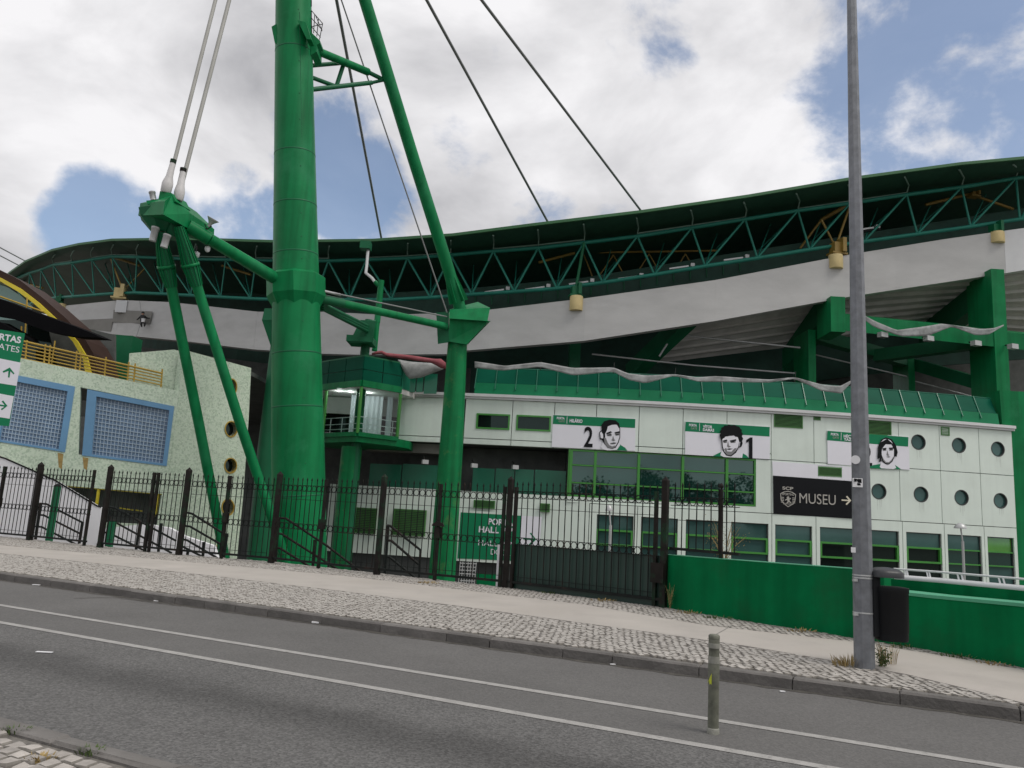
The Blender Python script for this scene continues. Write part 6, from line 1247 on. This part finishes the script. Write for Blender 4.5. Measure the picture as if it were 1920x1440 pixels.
# ------------------------------------------------------------------ green street wall, ramp parapet with pipe rail
WB = [gp(x, y, .12) for x, y in ((1243, 1138), (1300, 1149), (1370, 1160), (1450, 1173), (1530, 1185), (1602, 1197), (1660, 1206), (1750, 1221), (1920, 1253))]
WB.append(WB[-1] + (WB[-1] - WB[-2]) * 4)
def topz(p, px, py):
    d = ray(px, py); return at(px, py, p.y).z
h_ = [topz(gp(1300, 1149, .12), 1300, 1046), topz(gp(1602, 1197, .12), 1602, 1066)]
gwt = thing('street_wall', 'smooth dark green street wall with rounded left end beside the pavement', 'wall', WB[3])
def wallrun(pts_, zt, th, name, mt_, par, z0=.05, lip=0.0, rel=None):
    mb = MB(); fr = []
    for i, p in enumerate(pts_):
        a = pts_[max(0, i - 1)]; b = pts_[min(len(pts_) - 1, i + 1)]; d_ = (b - a).normalized(); n_ = Vector((-d_.y, d_.x, 0)); z = zt(i)
        fr.append((p, n_, z)); q = Vector((p.x, p.y, 0))
    vs = []
    for p, n_, z in fr:
        q = Vector((p.x, p.y, 0)); z0 = z0 if rel is None else z - rel; vs += [q + Vector((0, 0, z0)) - n_ * lip, q + Vector((0, 0, z)) - n_ * lip, q + n_ * th + Vector((0, 0, z)), q + n_ * th + Vector((0, 0, z0))]
    k = len(fr); mb.add(vs, [(i * 4 + j, i * 4 + (j + 1) % 4, i * 4 + 4 + (j + 1) % 4, i * 4 + 4 + j) for i in range(k - 1) for j in range(4)] + [(0, 1, 2, 3), (k * 4 - 1, k * 4 - 2, k * 4 - 3, k * 4 - 4)]); return put(mb, name, M[mt_], par)
d0 = (WB[1] - WB[0]).normalized(); n0 = Vector((-d0.y, d0.x, 0))
rc = WB[0] + d0 * .14 + n0 * .14
curve = [rc + (-d0 * math.cos(R(a_)) - n0 * math.sin(R(a_))) * .14 for a_ in range(0, 91, 10)]
front = curve + WB[1:7]
wallrun(front, lambda i: h_[0] + (h_[1] - h_[0]) * max(0, (i - 9)) / 6, .26, 'wall', 'wallgreen', gwt)
mb = MB(); fr = front
wallrun(front, lambda i: h_[0] + (h_[1] - h_[0]) * max(0, (i - 9)) / 6 + .012, .262, 'coping', 'wallgreen_lt', gwt, 0, .006, .010)
zlow = topz(WB[7], 1750, 1122); zlow2 = topz(WB[8], 1920, 1138)
lowr = WB[6:]
gw2 = thing('street_wall', 'lower green street wall with pale coping right of the litter bin', 'wall', WB[7])
wallrun(lowr, lambda i: (zlow, zlow, zlow2, zlow2)[i], .5, 'wall', 'wallgreen', gw2)
wallrun(lowr, lambda i: (zlow, zlow, zlow2, zlow2)[i] + .045, .52, 'coping', 'wallgreen_lt', gw2, 0, .012, .043)
par = [p + Vector((.55, .75, 0)) for p in WB[5:]]
zpp = [topz(par[1], 1675, 1086), topz(par[3], 1920, 1108)]
rp_ = thing('ramp_parapet', 'green ramp parapet topped with a thick white pipe rail', 'parapet', par[2])
zz2 = lambda i: zpp[0] + (zpp[1] - zpp[0]) * min(1.3, max(0, i - 1) / 2)
wallrun(par, lambda i: zz2(i), .2, 'wall', 'wallgreen', rp_)
pr_ = [Vector((p.x + .03, p.y + .06, zz2(i) + .02)) for i, p in enumerate(par)]; pr_ = pr_[1:]
put(MB().tube(pr_, .052, 14), 'pipe_rail', M['ledge'], rp_); pr2 = [p + Vector((0, .05, .135)) for p in pr_]; put(MB().tube(pr2, .016, 8), 'thin_rail', M['ledge'], rp_)
for k in range(len(pr_) - 1):
    for f in (.25, .3, .75, .8): p = lerp(pr_[k], pr_[k + 1], f); rod('rail_post', p, p + Vector((0, .05, .135)), .012, M['white'], rp_, 6)
# railing on top of the street wall
wa, wb_ = curve[-1] + n0 * .13, lerp(WB[1], WB[2], 1.0) + n0 * .13; L_ = gp(1340, 1155, .12) + n0 * .13; wa.z = wb_.z = L_.z = h_[0]
t, d_, rz = bay(curve[4] + Vector((0, 0, h_[0] - .12)), L_, 'short iron railing standing on the green street wall', 9, .16, (L_ - curve[4]).length - .05, me=short_me, rings=(.945,), rails=(1.015, .875, .12), wires=(.62,), zs=1.06)
mb = MB(); mb.box(L_ + Vector((0, 0, .62)), (.05, .05, 1.24), rz); put(mb, 'end_post', M['iron_post'], t); mb = MB(); mb.lathe(L_ + Vector((0, 0, 1.26)), [(.01, -.02), (.04, .02), (.04, .05), (.01, .09)], 10); put(mb, 'ball', M['iron_post'], t)

# ------------------------------------------------------------------ lamp post, bin, bollard, litter
lp = gp(1621, 1253, .12); lt = thing('lamp_post', 'tall octagonal galvanised lamp post on the cobbled pavement', 'lamp post', lp)
mb = MB(); mb.lathe(lp + Vector((0, 0, -.03)), [(.116, 0), (.113, 1.0), (.046, 10.8)], 8, smooth=False, ph=R(12)); put(mb, 'shaft', M['galv'], lt)
for z in (.62, 1.02, 1.05): mb = MB(); r_ = .116 - .0063 * z + .004; mb.lathe(lp + Vector((0, 0, z)), [(r_, 0), (r_ + .002, .002), (r_ + .002, .014), (r_, .016)], 8, smooth=False, ph=R(12)); put(mb, 'band', M['lampgrey'], lt)
mb = MB(); mb.box(lp + Vector((-.115, -.05, 1.0)), (.05, .04, .03)); mb.box(lp + Vector((-.115, -.05, .61)), (.05, .04, .03)); put(mb, 'clamp', M['lampgrey'], lt)
fr_ = lambda x, y: onp(x, y, Vector((lp.x, lp.y - .112, 1)), Vector((.0, -1, 0)).normalized())
c = fr_(1606, 862); mb = MB(); mb.lathe(c + Vector((-.012, .0, 0)), [(.052, -.004), (.052, .004)], 20, (-.35, -1, 0)); put(mb, 'round_sticker', M['white'], lt)
c = fr_(1608.5, 905); mb = MB(); mb.box(c + Vector((-.004, -.0, 0)), (.115, .01, .105), R(-8)); o = put(mb, 'square_sticker', M['white'], lt)
for k in range(9): mb = MB(); mb.box(c + Vector((random.uniform(-.04, .04), -.008, random.uniform(-.04, .04))), (random.uniform(.015, .05), .004, random.uniform(.01, .035)), R(-8)); put(mb, 'print', M['black_pr'], o)
c = fr_(1600, 1031); mb = MB(); mb.box(c + Vector((0, 0, 0)), (.05, .01, .06), R(-20)); put(mb, 'torn_sticker', M['white'], lt)
# litter bin strapped to the post
bt = thing('litter_bin', 'charcoal plastic litter bin with domed lid strapped to the lamp post', 'litter bin', Vector((lp.x + .33, lp.y - .02, .42)))
def onbin(x, y): return at(x, y, lp.y)
bx0, bx1 = onbin(1637, 1150).x + .02, onbin(1697, 1150).x; zt_, zb2_ = onbin(1668, 1100).z, onbin(1668, 1200).z
def rrect(cx, cy, w_, d_, r_, n=5):
    o = []
    for sx, sy, a0 in ((1, 1, 0), (-1, 1, 90), (-1, -1, 180), (1, -1, 270)):
        for k in range(n + 1): a_ = R(a0 + 90 * k / n); o.append((cx + sx * (w_ / 2 - r_) + r_ * math.cos(a_), cy + sy * (d_ / 2 - r_) + r_ * math.sin(a_)))
    return o
def loft(sections, mt_, name, par):
    mb = MB(); k = len(sections[0][0]); vs = [Vector((x, y, z)) for s_, z in sections for x, y in s_]; n = len(sections)
    mb.add(vs, [(i * k + j, i * k + (j + 1) % k, (i + 1) * k + (j + 1) % k, (i + 1) * k + j) for i in range(n - 1) for j in range(k)], True); mb.add(vs[:k], [tuple(reversed(range(k)))]); mb.add(vs[-k:], [tuple(range(k))]); return put(mb, name, M[mt_], par)
cx, cy, wd = (bx0 + bx1) / 2, lp.y - .02, bx1 - bx0
loft([(rrect(cx, cy, wd * .92, .28, .1), zb2_), (rrect(cx, cy, wd * .95, .30, .1), zb2_ + .03), (rrect(cx, cy, wd * .95, .30, .1), zb2_ + .10), (rrect(cx, cy, wd * .97, .305, .1), zb2_ + .104), (rrect(cx, cy, wd, .33, .11), zt_ - .06), (rrect(cx, cy, wd * 1.02, .34, .11), zt_ - .055), (rrect(cx, cy, wd * 1.02, .34, .11), zt_)], 'binplastic', 'body', bt)
loft([(rrect(cx, cy, wd * .9, .27, .1), zt_ - .002), (rrect(cx, cy, wd * .9, .27, .1), zt_ + .002)], 'iron', 'mouth', bt)
zl = onbin(1662, 1082).z; lc = cx - .05
loft([(rrect(lc, cy, wd * 1.02, .35, .12), zl), (rrect(lc, cy, wd * 1.02, .35, .12), zl + .055), (rrect(lc, cy, wd * .9, .31, .12), zl + .08), (rrect(lc, cy, wd * .62, .22, .09), zl + .105), (rrect(lc, cy, wd * .2, .08, .03), zl + .115)], 'binlid', 'lid', bt)
mb = MB(); mb.box((bx0 - .01, cy + .03, (zb2_ + zl) / 2 + .03), (.085, .2, zl - zb2_ - .02)); put(mb, 'back_plate', M['binplastic'], bt)
# bollard
bp = gp(1337, 1375, .0); bd = thing('bollard', 'slim weathered grey flexible bollard standing between the white lane lines', 'bollard', bp)
mb = MB(); mb.lathe(bp, [(.044, .03), (.043, .40), (.0455, .41), (.0455, .54), (.0435, .545), (.0435, .66), (.045, .665), (.045, .73), (.040, .745)], 22); put(mb, 'tube', M['bollard'], bd)
mb = MB(); mb.lathe(bp, [(.050, 0), (.050, .035), (.044, .045)], 22); put(mb, 'base', M['bollard_band'], bd)
for z0, z1, m_ in ((.545, .60, 'bollard_band'), (.665, .705, 'bollard_band')): mb = MB(); mb.lathe(bp, [(.0462, z0), (.0464, z0 + .002), (.0464, z1)], 22); put(mb, 'band', M[m_], bd)
mb = MB(); mb.lathe(bp, [(.045, .735), (.046, .74), (.046, .762), (.036, .772)], 22); put(mb, 'cap', M['bollard'], bd)
mb = MB(); k = 6; vs = []
for i in range(k):
    a_ = R(235 - i * 11); e = Vector((math.cos(a_), math.sin(a_), 0)) * .0475; vs += [bp + e + Vector((0, 0, .38 + .022 * (i > 2) + .008 * (i % 2))), bp + e + Vector((0, 0, .47 - .018 * i))]
mb.add(vs, [(2 * i, 2 * i + 2, 2 * i + 3, 2 * i + 1) for i in range(k - 1)]); put(mb, 'sticker', M['sticker'], bd)
for label, (x, y), sz, z in (('white plastic strip lying in the gutter by the far kerb', (606, 1169), (.32, .045, .02), 0), ('thin white paper strip lying on the road at the left', (83, 1223), (.16, .04, .006), 0), ('small white scrap at the kerb left of the bollard', (1149, 1246), (.06, .03, .008), 0), ('small white scrap in the gutter right of the bollard', (1467, 1297), (.05, .03, .008), 0), ('small pale scrap in the gutter at the far left', (68, 1097), (.12, .05, .01), 0), ('small pale scrap in the gutter below the pylon', (295, 1127), (.1, .05, .01), 0)):
    p = gp(x, y, z + .006); t = MB(); t.box(p + Vector((0, 0, sz[2] / 2)), sz, random.uniform(-.15, .15)); tag(put(t, 'litter', M['white']), label, 'litter', 'litter on the road')

# ------------------------------------------------------------------ weeds
def blades(p, n, h, spread, wdt, lean=.6):
    mb = MB()
    for _ in range(n):
        a_ = random.uniform(0, 6.283); r_ = spread * math.sqrt(random.random()) * .5; b = p + Vector((math.cos(a_) * r_, math.sin(a_) * r_ * .7, 0)); hh_ = h * random.uniform(.4, 1); dx = Vector((math.cos(a_), math.sin(a_), 0)) * lean * hh_ * random.uniform(.2, 1); s_ = Vector((-math.sin(a_ + .6), math.cos(a_ + .6), 0)) * wdt * random.uniform(.6, 1.3)
        m1 = b + dx * .35 + Vector((0, 0, hh_ * .6)); tp = b + dx + Vector((0, 0, hh_)); mb.add([b - s_ * .6, b + s_ * .6, m1 + s_, m1 - s_, tp], [(0, 1, 2, 3), (3, 2, 4)])
    return mb
def leafy(p, n, h, spread, ls, stems=8):
    mb = MB(); sm = MB()
    for _ in range(stems):
        a_ = random.uniform(0, 6.283); t = p + Vector((math.cos(a_) * spread * random.uniform(.1, .5), math.sin(a_) * spread * .4, h * random.uniform(.5, 1))); m1 = lerp(p, t, .5) + Vector((0, 0, h * .1)); sm.tube([p, m1, t], [.006, .004, .002], 4)
        for _ in range(n // stems):
            f = random.uniform(.15, 1); c = lerp(p, t, f) + Vector((random.uniform(-1, 1), random.uniform(-1, 1), random.uniform(-.6, .6))) * spread * .14; u = Vector((random.uniform(-1, 1), random.uniform(-1, 1), random.uniform(-.5, 1))).normalized() * ls * random.uniform(.5, 1.2); v = u.cross(Vector((random.random(), random.random(), random.random()))).normalized() * ls * .35; mb.add([c - u, c + v, c + u, c - v], [(0, 1, 2, 3)])
    return mb, sm
def plant(name, label, px, py, n, h, spread, ls, mt_='weed', z=.12, p=None, cat='weed', stems=8):
    p = p or gp(px, py, z); t = thing(name, label, cat, p); a, b = leafy(p, n, h, spread, ls, stems); put(a, 'leaves', M[mt_], t)['kind'] = 'stuff'; put(b, 'stems', M['dry'], t)
plant('weed', 'green leafy weed growing at the right foot of the lamp post', 1652, 1250, 260, .26, .32, .022)
tag(put(blades(gp(1664, 1246, .12), 40, .32, .22, .004, .35), 'dry_grass', M['dry']), 'thin dry stalks behind the weed at the lamp post foot', 'grass')
tag(put(blades(gp(1589, 1249, .12), 110, .14, .36, .006, 1.0), 'dry_grass', M['dry']), 'straw coloured grass tuft at the left foot of the lamp post', 'grass')
plant('shrub', 'wispy dry shrub growing on top of the green street wall', 0, 0, 420, .85, .9, .018, 'dry', p=lerp(WB[1], WB[2], 1.0) + Vector((.1, .8, .85)), cat='shrub', stems=22)
plant('vine', 'sparse creeper at the foot of the gate post by the street wall', 1256, 1142, 90, .55, .18, .02, 'weed')
for i, (x, y) in enumerate(((1290, 1150), (1345, 1160), (1500, 1184), (1800, 1233), (1870, 1246), (1700, 1214), (1130, 1127), (1035, 1113), (800, 1094))):
    o = put(blades(gp(x, y, .12), 60, .06, .5, .008, 1.0), 'grass_tuft', M['weed' if i % 2 else 'dry'])
    o['kind'] = 'stuff'; tag(o, 'low weedy grass tuft along the wall foot, ' + ('nearest the gate post', 'second from the gate post', 'left of the litter bin', 'right of the litter bin', 'at the right picture edge', 'under the litter bin', 'under the sliding gate centre', 'under the sliding gate left end', 'at the peeling column fence')[i], 'grass', 'low grass tufts at the wall foot')
for i, (x, y) in enumerate(((75, 1428), (168, 1414), (30, 1374))):
    tag(put(blades(gp(x, y, .1), 50, .05, .16, .005, 1.0), 'grass_tuft', M['weed' if i else 'dry']), ('tiny grass tuft between the near cobbles at the bottom edge', 'tiny grass tuft against the near kerb stone', 'tiny dry tuft in the near kerb joint at the left edge')[i], 'grass', 'tiny tufts on the near pavement')

# ------------------------------------------------------------------ trees across the street behind the camera (they mirror in the glazing)
def tree(x, y, h, cr, label):
    p = Vector((x, y, .1)); t = thing('street_tree', label, 'tree', p, 'trees across the street'); mb = MB(); mb.tube([p, p + Vector((.1, 0, h * .35)), p + Vector((-.1, .1, h * .75))], [.22, .16, .06], 8)
    for k in range(5):
        a_ = k * 1.3; mb.tube([p + Vector((0, 0, h * (.3 + .07 * k))), p + Vector((math.cos(a_) * cr * .6, math.sin(a_) * cr * .6, h * (.55 + .06 * k)))], [.09, .03], 6)
    put(mb, 'trunk', M['bark'], t); mb = MB(); blobs = [(Vector((random.uniform(-1, 1) * cr * .6, random.uniform(-1, 1) * cr * .6, h * random.uniform(.22, .82))), cr * random.uniform(.4, .6)) for _ in range(12)]
    for _ in range(1900):
        c, r_ = random.choice(blobs); v = Vector((random.gauss(0, 1), random.gauss(0, 1), random.gauss(0, 1))).normalized() * r_ * random.uniform(.6, 1.05); q = p + c + v; u = Vector((random.uniform(-1, 1), random.uniform(-1, 1), random.uniform(-1, 1))).normalized() * .28; s_ = u.cross(v).normalized() * .16; mb.add([q - u, q + s_, q + u, q - s_], [(0, 1, 2, 3)])
    o = put(mb, 'crown', M['leaf'], t); o['kind'] = 'stuff'
for i, x in enumerate(range(-30, 46, 6)):
    tree(x + random.uniform(-1, 1), -32 + random.uniform(-2, 2), random.uniform(7.5, 10.2), random.uniform(3.4, 4.4), 'leafy street tree across the road behind the viewer, ' + ('first', 'second', 'third', 'fourth', 'fifth', 'sixth', 'seventh', 'eighth', 'ninth', 'tenth', 'eleventh', 'twelfth', 'thirteenth')[i] + ' along the row')
